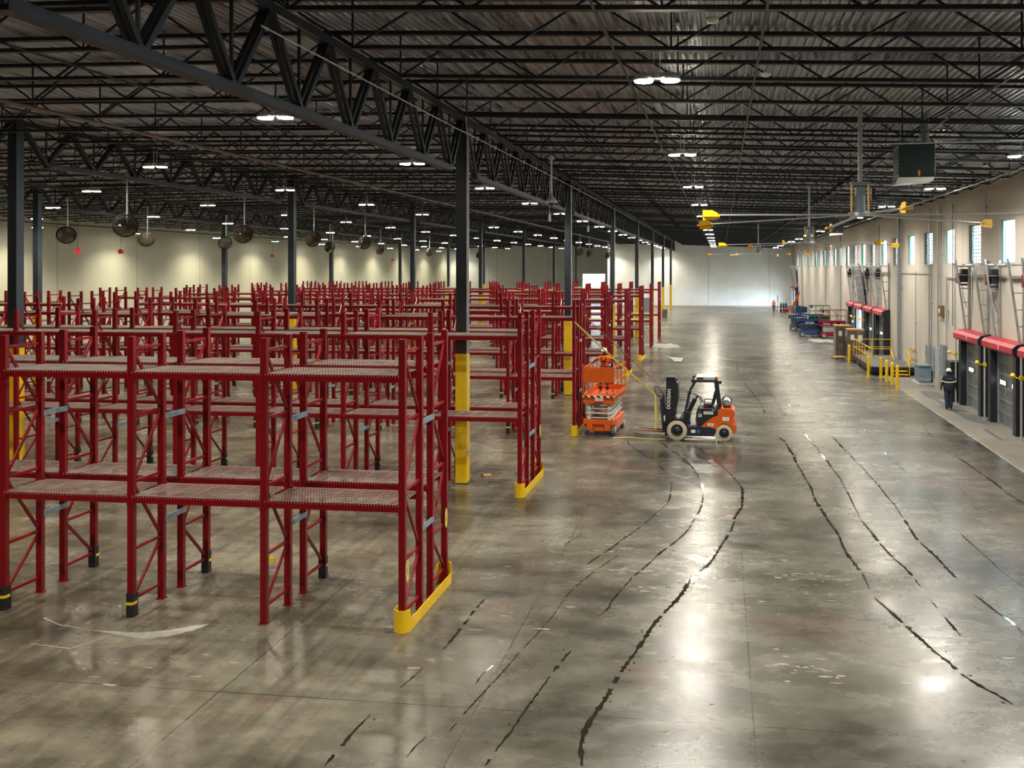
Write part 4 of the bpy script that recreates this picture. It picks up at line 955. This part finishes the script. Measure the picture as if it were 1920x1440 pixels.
# propane tank
tk = MB().lathe([(0, -.38), (.08, -.375), (.13, -.34), (.155, -.28), (.158, 0), (.155, .28), (.13, .34), (.08, .375), (0, .38)], (.93, 0, 1.37), 'y', 26).obj('propane_tank', M['galvlight'], fk)
MB().lathe([(.09, -.43), (.115, -.43), (.115, -.33), (.09, -.33)], (.93, 0, 1.37), 'y', 20).obj('tank_collar', M['silver'], tk)
b = MB()
for y in (-.16, .16):
    pts = [(.93 + .168 * math.cos(a), y, 1.37 + .168 * math.sin(a)) for a in [2 * PI * k / 18 for k in range(19)]]
    for p, q in zip(pts, pts[1:]): b.bar(p, q, .03, .012, 0, (0, 1, 0))
b.obj('tank_strap', M['black'], tk)
MB().box((.80, -.2, 1.16), (1.06, .2, 1.22)).bar((.72, -.1, 1.18), (.80, -.1, 1.30), .03).obj('tank_bracket', M['charcoal'], fk)
# decals on the near side
S_ = -.522
def decal(x, z, w, h_, m_, s=None, size=.05, tm='charcoal', y=S_ - .002):
    MB().box((x - w / 2, y - .003, z - h_ / 2), (x + w / 2, y, z + h_ / 2)).obj('decal', M[m_], fk)
    if s: text('lettering', s, size, M[tm], fk, (x, y - .006, z), (PI / 2, 0, 0), .001)
M['decalblue'] = mat('decal_blue', (.02, .10, .40), .5)
decal(.28, 1.0, .34, .10, 'white', 'DX262932', .065, 'charcoal', -.505)
text('lettering', '25', .14, M['white'], fk, (-.02, -.506, .90), (PI / 2, 0, 0), .002, .005)
text('lettering', 'Pro', .05, M['white'], fk, (-.02, -.506, 1.02), (PI / 2, 0, 0), .001)
text('lettering', 'G25', .07, M['white'], fk, (.46, -.506, 1.10), (PI / 2, 0, 0), .001)
decal(.36, .58, .22, .10, 'white', 'Obex', .07); decal(.90, .80, .24, .13, 'white', 'sunbelt', .05, 'machred', -.502)
decal(-.26, .33, .15, .11, 'white', None); decal(-.08, .33, .11, .13, 'decalblue', None)
text('lettering', 'G', .12, M['white'], fk, (1.2, -.506, .62), (PI / 2, 0, 0), .001)
# jack post and bar lying by the forklift
o = MB().cyl((-1.3, 31.55, .07), (.02, 31.5, .07), .035, 10).obj('pipe', M['concpad']); tag(o, 'beige pipe lying on the floor under the forklift', 'pipe')
o = MB().box((-.03, -.04, 0), (.03, .04, .32)).box((-.07, -.05, .24), (.07, .05, .30)).obj('wooden_block', M['concpad'], None, (-.16, 31.38, 0)); tag(o, 'small pale post standing in front of the rear forklift wheel', 'post')

# straps from the rack to the forklift hook
def strap(p, q, w, m_, lab, sag=.0, n=8):
    b = MB(); p = Vector(p); q = Vector(q); pts = [p.lerp(q, k / n) - Vector((0, 0, sag * math.sin(PI * k / n))) for k in range(n + 1)]
    for a, c in zip(pts, pts[1:]): b.bar(a, c, w, .012, 0, (0, .8, .6))
    o = b.obj('lifting_strap', M[m_]); tag(o, lab, 'strap')
hk = (-2.39, 32.2, 1.56)
strap((-5.38, 32.13, 4.20), hk, .07, 'strap', 'yellow lifting strap stretched from the rack top down to the forklift hook', .05)
strap((-5.38, 34.4, 4.30), (-2.3, 33.3, 1.75), .035, 'darkstrap', 'thin dark strap running down behind the yellow strap', .0)
strap(hk, (-2.36, 32.0, .33), .06, 'strap', 'yellow webbing strap hanging from the hook beside the backrest', 0)
strap(hk, (-2.26, 32.2, .33), .06, 'strap', 'second yellow webbing strap hanging from the hook to the fork', 0)
b = MB(); pts = [(-3.9, 31.75, .012), (-3.5, 31.9, .02), (-3.3, 31.95, .015), (-2.9, 31.8, .012), (-2.3, 31.75, .012), (-2.0, 31.8, .015)]
for a, c in zip(pts, pts[1:]): b.bar(a, c, .09, .01)
o = b.obj('floor_strap', M['strap']); tag(o, 'yellow strap lying flat on the floor in front of the forks', 'strap')
b = MB(); pts = [(-3.2, 33.0, .015), (-2.8, 32.5, .03), (-2.5, 32.4, .06), (-2.2, 32.45, .03), (-2.1, 32.5, .015)]
for a, c in zip(pts, pts[1:]): b.bar(a, c, .09, .012)
o = b.obj('floor_strap', M['darkstrap']); tag(o, 'brown strap bunched on the floor under the forks', 'strap')

# ------------------------------------------------------------------ people
def person(lab, loc, rz, J, mats, extra=None, scale=1.):
    """J: joints dict. one continuous skinned body; materials follow the nearest bone."""
    t = thing('person', lab, 'person', loc, rz)
    base = dict(pelvis=(0, 0, .95), waist=(0, 0, 1.08), chest=(0, 0, 1.30), neck0=(0, 0, 1.48), neck=(0, .01, 1.55), head=(0, .02, 1.64), top=(0, .015, 1.74))
    for s, n in ((-1, 'L'), (1, 'R')):
        base.update({'sh' + n: (s * .17, 0, 1.43), 'el' + n: (s * .24, -.02, 1.15), 'wr' + n: (s * .27, .04, .90), 'ha' + n: (s * .275, .06, .83),
                     'hip' + n: (s * .09, 0, .90), 'kn' + n: (s * .10, .02, .50), 'an' + n: (s * .10, -.02, .09), 'to' + n: (s * .11, .15, .035)})
    base.update(J or {})
    rad = dict(pelvis=(.165, .125), waist=(.15, .115), chest=(.18, .125), neck0=(.09, .08), neck=(.058, .058), head=(.082, .10), top=(.062, .075))
    for n in 'LR': rad.update({'sh' + n: (.075, .075), 'el' + n: (.052, .052), 'wr' + n: (.034, .034), 'ha' + n: (.045, .028), 'hip' + n: (.105, .11), 'kn' + n: (.072, .075), 'an' + n: (.056, .06), 'to' + n: (.05, .035)})
    edges = [('pelvis', 'waist'), ('waist', 'chest'), ('chest', 'neck0'), ('neck0', 'neck'), ('neck', 'head'), ('head', 'top')]
    for n in 'LR': edges += [('chest', 'sh' + n), ('sh' + n, 'el' + n), ('el' + n, 'wr' + n), ('wr' + n, 'ha' + n), ('pelvis', 'hip' + n), ('hip' + n, 'kn' + n), ('kn' + n, 'an' + n), ('an' + n, 'to' + n)]
    names = list(base); idx = {k: i for i, k in enumerate(names)}
    me = bpy.data.meshes.new('body'); me.from_pydata([base[k] for k in names], [(idx[a], idx[b]) for a, b in edges], [])
    ob = bpy.data.objects.new('body', me); C.objects.link(ob)
    sk = ob.modifiers.new('s', 'SKIN'); sk.use_smooth_shade = True
    for k in names:
        fa = mats.get('fat', 1) if k not in ('neck', 'head', 'top') and k[:2] not in ('wr', 'ha', 'to') else 1
        sv = me.skin_vertices[0].data[idx[k]]; fa *= mats.get('leg', 1) if k[:2] in ('kn', 'an') or k[:3] == 'hip' else 1; sv.radius = (rad[k][0] * fa, rad[k][1] * fa); sv.use_root = (k == 'pelvis')
    sb = ob.modifiers.new('d', 'SUBSURF'); sb.levels = 2; sb.render_levels = 2
    dg = bpy.context.evaluated_depsgraph_get(); m2 = bpy.data.meshes.new_from_object(ob.evaluated_get(dg)); bpy.data.objects.remove(ob)
    # fingers, ears, nose: joined to the body mesh
    b = MB()
    for s, n in ((-1, 'L'), (1, 'R')):
        w = Vector(base['wr' + n]); h = Vector(base['ha' + n]); d = (h - w).normalized(); side = d.cross(Vector((0, 1, 0)))
        if side.length < .2: side = d.cross(Vector((1, 0, 0)))
        side.normalize(); fw = side.cross(d).normalized()
        for q, ln in enumerate((.060, .070, .066, .052)):
            o0 = h + fw * (.030 - .02 * q); k1 = o0 + d * (.03 + ln * .45); k2 = k1 + (d * .8 + side * (.5 * -s)).normalized() * ln * .5
            b.cyl(o0, k1, .0095, 7).cyl(k1, k2, .0085, 7, 0, .007)
        tb = w.lerp(h, .5) + fw * .03; b.cyl(tb, tb + (d * .6 + fw * .7).normalized() * .045, .011, 7).cyl(tb + (d * .6 + fw * .7).normalized() * .045, tb + (d * .85 + fw * .75).normalized() * .075, .010, 7, 0, .008)
    hc = Vector(base['head'])
    b.ball((hc.x, hc.y + .105, hc.z - .005), .016, 0, 8, 6, (.9, 1.2, 1.5)).ball((hc.x - .082, hc.y, hc.z), .02, 0, 8, 6, (.5, .8, 1.4)).ball((hc.x + .082, hc.y, hc.z), .02, 0, 8, 6, (.5, .8, 1.4))
    b.ball((hc.x, hc.y + .096, hc.z - .05), .018, 1, 8, 5, (1.4, .5, .4))
    for s in (-1, 1): b.ball((hc.x + s * .032, hc.y + .094, hc.z + .02), .011, 1, 8, 5, (1.2, .6, .8))
    bm = bmesh.new(); bm.from_mesh(m2)
    kinds = [mats['skin'], mats['top'], mats['legs'], mats['shoe'], M['black']]
    segs = [(Vector(base[a]), Vector(base[c]), a, c) for a, c in edges]
    sleeve = mats.get('sleeve', 'long')
    for f in bm.faces:
        c = f.calc_center_median(); best = None
        for p, q, a, e in segs:
            v = q - p; u = max(0, min(1, (c - p).dot(v) / v.length_squared)); d = (c - (p + v * u)).length
            if best is None or d < best[0]: best = (d, a, e, u)
        _, a, e, u = best
        if e[:2] == 'to' or (a[:2] == 'an'): k = 3
        elif e[:3] == 'hip' or e[:2] in ('kn', 'an') or (a == 'pelvis' and e == 'waist' and c.z < base['pelvis'][2] + .02): k = 2
        elif e in ('neck', 'head', 'top') or a == 'head': k = 0
        elif e[:2] == 'ha': k = 0
        elif e[:2] == 'wr': k = 1 if sleeve == 'long' else 0
        elif e[:2] == 'el': k = 1 if (sleeve == 'long' or u < .45) else 0
        else: k = 1
        f.material_index = k
    tmp = b.mesh('tmp', [kinds[0], kinds[4]]); off = len(bm.faces)
    bm.from_mesh(tmp); bm.faces.ensure_lookup_table()
    for f in bm.faces[off:]: f.material_index = 4 if f.material_index == 1 else 0
    m2.materials.clear()
    for k in kinds: m2.materials.append(k)
    bm.to_mesh(m2); bm.free()
    inst('body', m2, t)
    if mats.get('helmet'):
        hx, hy, hz = base['head']; hz += .045
        MB().lathe([(0, .115), (.04, .11), (.075, .09), (.10, .055), (.112, .01), (.115, 0), (.135, -.008), (.135, -.014), (.11, -.012)], (hx, hy - .005, hz), 'z', 24).box((hx - .06, hy + .09, hz - .012), (hx + .06, hy + .165, hz - .002)).obj('hard_hat', mats['helmet'], t)
    if extra: extra(t, base)
    if scale != 1: t.scale = (scale,) * 3
    return t
def band(t, z, rx, ry, m_, nm='reflective_band', cx=0, cy=0, h=.05, n=28):
    b = MB(); vs = []
    for k in range(n):
        a = 2 * PI * k / n; vs += [(cx + rx * math.cos(a), cy + ry * math.sin(a), z - h / 2), (cx + rx * math.cos(a), cy + ry * math.sin(a), z + h / 2)]
    b.add(vs, [(2 * k, 2 * ((k + 1) % n), 2 * ((k + 1) % n) + 1, 2 * k + 1) for k in range(n)], 0, True); b.obj(nm, m_, t)
def ex_walker(t, J):
    band(t, 1.20, .235, .178, M['reflect'])
    for n, s in (('L', -1), ('R', 1)):
        e = Vector(J['el' + n]); sh = Vector(J['sh' + n]); c = e.lerp(sh, .22)
        band(t, c.z, .078, .078, M['reflect'], 'sleeve_band', c.x, c.y, .045, 16)
    MB().box((-.11, -.178, 1.345), (.11, -.165, 1.37)).obj('back_print', M['galv'], t)
    MB().lathe([(.205, .80), (.225, .86), (.225, 1.0), (.215, 1.12), (.19, 1.18)], (0, 0, 0), 'z', 24).obj('jacket_hem', M['jacket'], t).scale = (1.06, .80, 1)
person('person in black jacket with reflective stripe and white hard hat, walking by the dock doors', (9.92, 40.2, 0), R(-4),
       dict(elL=(-.27, -.03, 1.17), wrL=(-.31, .0, .92), haL=(-.32, .02, .84), elR=(.27, -.02, 1.18), wrR=(.31, .05, .93), haR=(.315, .08, .85), anL=(-.08, -.06, .09), toL=(-.09, .10, .035), anR=(.09, .05, .09), toR=(.10, .21, .035), knL=(-.09, .0, .5), knR=(.10, .06, .5), shL=(-.20, 0, 1.43), shR=(.20, 0, 1.43)),
       dict(skin=M['jacket'], top=M['jacket'], legs=M['trouser'], shoe=M['black'], helmet=M['helmet'], fat=1.2, leg=1.15), ex_walker, 1.0)
def ex_lift(t, J):
    b = MB(); b.bar((-.13, .135, 1.40), (.0, .15, 1.24), .04, .012, 0, (0, 1, 0)).bar((.13, .135, 1.40), (.0, .15, 1.24), .04, .012, 0, (0, 1, 0)).bar((0, .15, 1.24), (-.1, .14, 1.02), .04, .012, 0, (0, 1, 0)).bar((0, .15, 1.24), (.1, .14, 1.02), .04, .012, 0, (0, 1, 0)).bar((-.15, .13, 1.25), (.15, .13, 1.25), .04, .02, 0, (0, 1, 0))
    b.obj('harness', M['black'], t)
    band(t, 1.02, .17, .14, M['black'], 'belt', h=.06)
person('person in orange shirt, harness and white hard hat, standing in the orange scissor lift', (-4.42, 33.35, 1.425), R(172),
       dict(shL=(-.18, .02, 1.40), elL=(-.40, .0, 1.28), wrL=(-.55, .10, 1.10), haL=(-.60, .14, 1.05), shR=(.18, .02, 1.40), elR=(.36, .03, 1.27), wrR=(.54, .10, 1.12), haR=(.60, .13, 1.07), anL=(-.12, -.02, .09), toL=(-.14, .14, .035), anR=(.16, .02, .09), toR=(.18, .18, .035), knL=(-.12, .06, .48), knR=(.15, .08, .48), head=(0, .04, 1.62), top=(0, .05, 1.72)),
       dict(skin=M['skin'], top=M['hivis'], legs=M['trouser'], shoe=M['wood'], helmet=M['helmet'], sleeve='short'), ex_lift, .97)
person('person in orange vest walking toward the camera far down the aisle', (7.3, 124.7, 0), R(180),
       dict(anL=(-.06, .1, .09), toL=(-.06, .26, .035), anR=(.06, -.12, .12), toR=(.06, .04, .04), knL=(-.09, .1, .5), knR=(.09, .02, .5)),
       dict(skin=M['skin'], top=M['hivis'], legs=M['trouser'], shoe=M['black']), None, 1.0)
person('person in lime-yellow top and white hard hat stooping over gear far down the aisle', (9.9, 124.5, 0), R(200),
       dict(chest=(0, .16, 1.24), neck0=(0, .26, 1.38), neck=(0, .3, 1.43), head=(0, .34, 1.51), top=(0, .36, 1.60), waist=(0, .06, 1.05), shL=(-.18, .22, 1.34), shR=(.18, .22, 1.34), elL=(-.24, .32, 1.08), elR=(.24, .32, 1.08), wrL=(-.22, .45, .86), wrR=(.22, .45, .86), haL=(-.21, .48, .79), haR=(.21, .48, .79)),
       dict(skin=M['skin'], top=M['hiyel'], legs=M['trouser'], shoe=M['black'], helmet=M['helmet']), None, 1.0)

# gear pile far down the aisle
t = thing('boom_lift', 'small orange-red boom machine leaning up beside the stooping person', 'boom lift', (10.3, 122.5, 0), 0)
MB().box((-.6, -.7, .25), (.5, .7, .75)).obj('base', M['machred'], t)
for sx_ in (-.5, .4):
    for y in (-.5, .5): MB().lathe([(0, -.1), (.24, -.1), (.26, 0), (.24, .1), (0, .1)], (0, 0, 0), 'x', 16).obj('wheel', M['greytyre'], t, (sx_, y, .26))
MB().bar((-.5, 0, .75), (.1, 0, 2.4), .3, .35, 0, (0, 1, 0)).bar((.1, 0, 2.2), (.3, 0, 2.9), .22, .3, 0, (0, 1, 0)).obj('boom', mat('boom_red', (.42, .05, .015), .5), t)
def trestle(x, y, w, h, lab, m_):
    t = thing('trestle', lab, 'trestle', (x, y, 0))
    MB().box((-w / 2, -.05, h - .08), (w / 2, .05, h)).obj('beam', M[m_], t)
    for s in (-1, 1):
        MB().bar((s * w * .42, 0, h - .05), (s * w * .5, -.25, 0), .05).bar((s * w * .42, 0, h - .05), (s * w * .5, .25, 0), .05).obj('leg', M[m_], t)
trestle(8.6, 123, 1.6, .65, 'low white trestle on the far aisle floor, left of the gear', 'white'); trestle(9.0, 120, 1.8, .8, 'yellowish wooden trestle with planks on the far aisle floor', 'wood')
o = MB().box((-.7, -.4, .0), (.7, .4, .12)).box((-.3, -.3, .12), (.2, .3, .55)).ball((.4, 0, .4), .28, 0, 12, 8).obj('gear_heap', M['machred'], None, (9.2, 126, 0)); tag(o, 'heap of red tool cases and bags far down the aisle', 'tools')
for x, y, lab in ((8.5, 127.6, 'first dark gas cylinder in the row of three beside the gear'), (8.85, 127.6, 'middle dark gas cylinder in the row of three beside the gear'), (9.2, 127.6, 'last dark gas cylinder in the row of three beside the gear')):
    o = MB().lathe([(0, 1.3), (.05, 1.28), (.06, 1.15), (.14, 1.05), (.14, 0), (0, 0)], (0, 0, 0), 'z', 14).obj('gas_cylinder', M['charcoal'], None, (x, y, 0)); tag(o, lab, 'gas cylinder')
t = thing('stand_pole', 'thin upright pole stand with red and grey sections on the far aisle floor', 'pole', (7.95, 126.6, 0))
MB().cyl((0, 0, 0), (0, 0, 1.4), .05, 8).cyl((0, 0, 0), (0, 0, .04), .25, 14).obj('pole', M['grey'], t); MB().cyl((0, 0, 1.4), (0, 0, 2.3), .05, 8).obj('pole_top', M['machred'], t)
t = thing('crate', 'brown crate standing on the floor by the last aisle columns', 'crate', (-7.0, 110.2, 0)); MB().box((-.3, -.4, 0), (.35, .4, 1.0)).obj('crate_body', M['wrap'], t); MB().box((-.33, -.43, 1.0), (.38, .43, 1.06)).obj('lid', M['card'], t)
o = MB().box((-.45, -.3, 0), (.45, .3, 2.6)).box((-.5, -.35, 2.6), (.5, .35, 2.66)).box((-.3, -.32, 1.2), (.3, -.3, 2.3)).obj('equipment_cabinet', M['grey'], None, (-8.6, 104, 0)); tag(o, 'tall grey cabinet standing behind the far end of the racks', 'cabinet')

# ------------------------------------------------------------------ large ceiling fans over the aisle
def hvls(x, y, z, ztop, lab, ph):
    t = thing('ceiling_fan', lab, 'ceiling fan', (x, y, z))
    MB().box((-.04, -.04, .66), (.04, .04, ztop - z)).box((-.16, -.1, ztop - z - .03), (.16, .1, ztop - z)).obj('down_rod', M['galv'], t)
    b = MB()
    for s in (-1, 1): b.box((s * .17 - .015, -.06, .02), (s * .17 + .015, .06, .66))
    b.obj('yoke', M['yellow'], t)
    MB().box((-.19, -.1, .62), (.19, .1, .68)).cyl((0, 0, .10), (0, 0, .40), .12, 18).box((-.09, -.12, .40), (.09, .12, .58)).cyl((0, 0, .06), (0, 0, .10), .15, 18).obj('motor', M['blgrey'], t)
    MB().box((.22, -.08, .3), (.30, .08, .55)).obj('drive_box', M['charcoal'], t)
    MB().cyl((0, 0, -.02), (0, 0, .05), .24, 20).obj('hub', M['galv'], t)
    bl_ = MB()
    prof = [(-.075, 0), (-.02, .022), (.05, .012), (.08, -.008), (.04, -.004), (-.03, -.006)]
    bl_.prism(prof, .2, 3.62, 'x'); me = bl_.mesh('blade', M['galvlight'])
    wl = MB().prism([(3.42, -.05), (3.55, -.09), (3.80, -.09), (3.80, .10), (3.60, .10), (3.48, .05)], -.05, -.035, 'y').prism([(-.09, 0), (.08, .02), (.08, -.03), (-.09, -.02)], 3.5, 3.80, 'x').mesh('winglet', M['amber'])
    for k in range(6):
        q = inst('blade', me, t, (0, 0, 0), (0, R(1.6), R(ph + 60 * k))); inst('winglet', wl, q)
hvls(2.87, 18.81, 7.3, 9.68, 'nearest huge six-bladed ceiling fan with yellow blade tips over the aisle', 33)
hvls(3.65, 37.5, 7.25, 9.65, 'second huge six-bladed ceiling fan with yellow tips, halfway down the aisle', 10)
hvls(2.8, 67.5, 7.3, 9.7, 'farthest huge ceiling fan in front of the end wall', 4)

# unit heaters
def unit_heater(x, y, z, lab):
    t = thing('unit_heater', lab, 'heater', (x, y, z))
    MB().box((-.42, -.35, 0), (.42, .35, .78)).obj('casing', M['heater'], t, None, 0, .02)
    b = MB()
    for k in range(7): b.box((-.435, -.3, .08 + k * .09), (-.42, .3, .13 + k * .09))
    b.obj('louvre', M['steel'], t)
    MB().prism([(-.42, 0), (.42, 0), (.36, -.10), (-.50, -.16)], -.30, .30, 'y').obj('outlet_hood', M['silver'], t)
    MB().box((.02, -.365, .03), (.07, -.35, .16)).obj('warning_label', M['amber'], t)
    MB().cyl((.3, .2, .78), (.3, .2, 1.6), .09, 14).cyl((-.3, .1, .78), (-.3, .1, 1.4), .01, 6).obj('flue', M['grey'], t)
unit_heater(4.62, 22.0, 8.36, 'dark green unit heater hanging under the joists right of the nearest fan')
unit_heater(7.6, 60., 8.5, 'small dark unit heater hanging far along the dock wall')

# basket fans on drop poles over the racks
def basket_fan_meshes():
    b = MB(); r = .46
    prof = [(r, 0), (r * .98, .06), (r * .8, .13), (r * .4, .17), (.05, .18)]
    for s in (-1, 1):
        for rr, zz in ((r, 0), (r * .85, .11), (r * .6, .15), (r * .35, .172), (r * .93, .07), (r * .72, .135), (r * .48, .162)):
            n = 24; pts = [(rr * math.cos(2 * PI * k / n), s * zz, rr * math.sin(2 * PI * k / n)) for k in range(n + 1)]
            for p, q in zip(pts, pts[1:]): b.bar(p, q, .014 if zz else .05, .014 if zz else .05)
        for k in range(32):
            a = 2 * PI * k / 32; pr = [(p[0] * math.cos(a), s * p[1], p[0] * math.sin(a)) for p in prof]
            for p, q in zip(pr, pr[1:]): b.bar(p, q, .012)
    cage = b.mesh('cage', M['cage'])
    b = MB()
    for k in range(3):
        a = 2 * PI * k / 3; X = Matrix.Rotation(a, 4, 'Y') @ Matrix.Rotation(R(28), 4, 'Z')
        b.prism([(.05, -.05), (.12, -.14), (.40, -.17), (.42, 0), (.38, .14), (.14, .10), (.05, .05)], -.006, .006, 'y') if False else b.add([(.05, 0, -.05), (.14, 0, -.15), (.38, 0, -.18), (.42, 0, 0), (.38, 0, .12), (.14, 0, .09), (.05, 0, .05), (.05, .012, -.05), (.14, .012, -.15), (.38, .012, -.18), (.42, .012, 0), (.38, .012, .12), (.14, .012, .09), (.05, .012, .05)],
              [(0, 1, 2, 3, 4, 5, 6), (13, 12, 11, 10, 9, 8, 7)] + [(i, (i + 1) % 7, (i + 1) % 7 + 7, i + 7) for i in range(7)], 0, False, Matrix.Rotation(a, 4, 'Y') @ Matrix.Rotation(R(18), 4, 'X'))
    blade = b.mesh('blades', M['cage2'])
    mot = MB().cyl((0, .05, 0), (0, .34, 0), .10, 14).mesh('motor', M['brown'])
    return cage, blade, mot
M['cage2'] = mat('fan_blade_bronze', (.10, .06, .012), .5, .3)
cagem, bladem, motm = basket_fan_meshes()
def basket_fan(x, y, z, rz, lab):
    t = thing('basket_fan', lab, 'fan', (x, y, z))
    L_ = deck_z(x) - .9 - z
    MB().cyl((0, .1, .0), (0, .1, L_), .03, 8).box((-.1, .04, L_ - .02), (.1, .16, L_)).obj('drop_pole', M['galv'], t)
    c_ = inst('cage', cagem, t, (0, 0, -.12), (R(16), 0, rz)); inst('blades', bladem, c_); inst('motor', motm, c_)
fl_ = ['nearest', 'second', 'third', 'fourth', 'fifth', 'sixth', 'seventh', 'eighth', 'ninth']
for i, y in enumerate((33.4, 42.4, 50.2, 57.9, 97., 104., 121)):
    x = -24.3 if i < 4 else -15.6
    basket_fan(x, y, 8.05, R(40 + 4 * i), 'round wire-cage fan on a pole over the racks, %s in line nearer aisle' % fl_[i])
for i, y in enumerate((43.6, 50.3, 59., 72.1, 83.4, 98.2, 119.)):
    basket_fan(-35.2 if i < 3 else -33.4, y, 8.1, R(40 + 4 * i), 'round wire-cage fan on a pole toward the left wall, %s in line' % fl_[i])
# red boxes hanging on cords near the left wall
for x, y, z, lab in ((-46, 58.1, 7.4, 'small red box on a hanging cord near the long left wall, nearest one'), (-46, 62.7, 7.45, 'small red box on a hanging cord, second along the left wall'), (-46, 85.9, 7.45, 'small red box on a hanging cord, third along the left wall'), (-46, 119.4, 7.3, 'small red box on a hanging cord, farthest along the left wall')):
    t = thing('hanging_box', lab, 'pull box', (x, y, z)); MB().prism([(-.16, -.15), (.16, -.15), (.16, .1), (0, .22), (-.16, .1)], -.1, .1, 'y').obj('box_body', M['signred'], t); MB().cyl((0, 0, .2), (0, 0, deck_z(x) - z - .05), .012, 6).obj('cord', M['black'], t)
# dome camera and pendants by the aisle columns
t = thing('dome_camera', 'grey dome camera on a drop tube beside the nearest column', 'camera', (-5.5, 28.3, 8.35))
MB().cyl((0, 0, .2), (0, 0, deck_z(-5.5) - 8.35 - .9), .03, 10).cyl((0, 0, deck_z(-5.5) - 9.35), (0, 0, deck_z(-5.5) - 9.25), .1, 10).obj('drop_tube', M['galvlight'], t)
MB().lathe([(.03, .3), (.06, .2), (.16, .08), (.19, .02), (.19, -.02), (.1, -.03)], (0, 0, 0), 'z', 20).obj('dome_shroud', M['galvlight'], t); MB().ball((0, 0, -.03), .10, 0, 16, 10).obj('dome', M['black'], t)
for x, y, lab in ((-7.15, 36.4, 'slim white pendant device hanging on a thin rod, nearer one'), (-7.15, 47.2, 'slim white pendant device hanging on a thin rod, farther one')):
    t = thing('pendant_sensor', lab, 'pendant', (x, y, 8.15)); MB().cyl((0, 0, .3), (0, 0, 1.9), .01, 6).obj('rod', M['galvlight'], t); MB().cyl((0, 0, 0), (0, 0, .28), .055, 12).cyl((0, 0, .28), (0, 0, .34), .03, 12).obj('sensor_body', M['galvlight'], t)
for x, y, lab in ((-.12, 12.2, 'white round ceiling device on the joist nearest the camera'), (.78, 15.6, 'small white sensor on a joist beyond the nearest aisle light')):
    o = MB().lathe([(0, -.03), (.06, -.025), (.09, .0), (.09, .04), (0, .04)], (0, 0, 0), 'z', 18).obj('ceiling_sensor', M['white'], None, (x, y, deck_z(x) - .94)); tag(o, lab, 'sensor')
# thin conduits crossing under the joists on the right
for p, q, lab in (((11.0, 21, 9.1), (3.2, 20.5, 9.0), 'thin pale conduit crossing from the dock wall to the nearest fan'), ((8.6, 14, 9.05), (8.6, 130, 9.05), 'thin pale conduit running along the dock side under the joists')):
    o = MB().cyl(p, q, .014, 8).obj('ceiling_conduit', M['galvlight']); tag(o, lab, 'conduit')

# ------------------------------------------------------------------ camera, world, view
cam = bpy.data.cameras.new('camera'); co = bpy.data.objects.new('camera', cam); C.objects.link(co)
co.location = (0, 0, 6.2); co.rotation_euler = (PI / 2, 0, .1264)
cam.sensor_width = 36; cam.lens = 36 * 1650 / 1920; cam.shift_x = (960 - 1142.2) / 1920; cam.shift_y = (502.2 - 720) / 1920
cam.clip_end = 400; cam.clip_start = .1
S = bpy.context.scene; S.camera = co
w = bpy.data.worlds.new('sky'); S.world = w; w.use_nodes = True
bg = w.node_tree.nodes['Background']; bg.inputs[0].default_value = (.76, .90, 1, 1); bg.inputs[1].default_value = 44.
S.view_settings.view_transform = 'Standard'; S.view_settings.look = 'None'; S.view_settings.gamma = 1; S.view_settings.use_curve_mapping = False
S.view_settings.exposure = .22
S.cycles.max_bounces = 6; S.cycles.diffuse_bounces = 3; S.cycles.glossy_bounces = 3; S.cycles.transmission_bounces = 4; S.cycles.transparent_max_bounces = 4
S.cycles.use_denoising = True; S.cycles.adaptive_threshold = .025; S.cycles.sample_clamp_indirect = 8; S.cycles.caustics_reflective = False; S.cycles.caustics_refractive = False
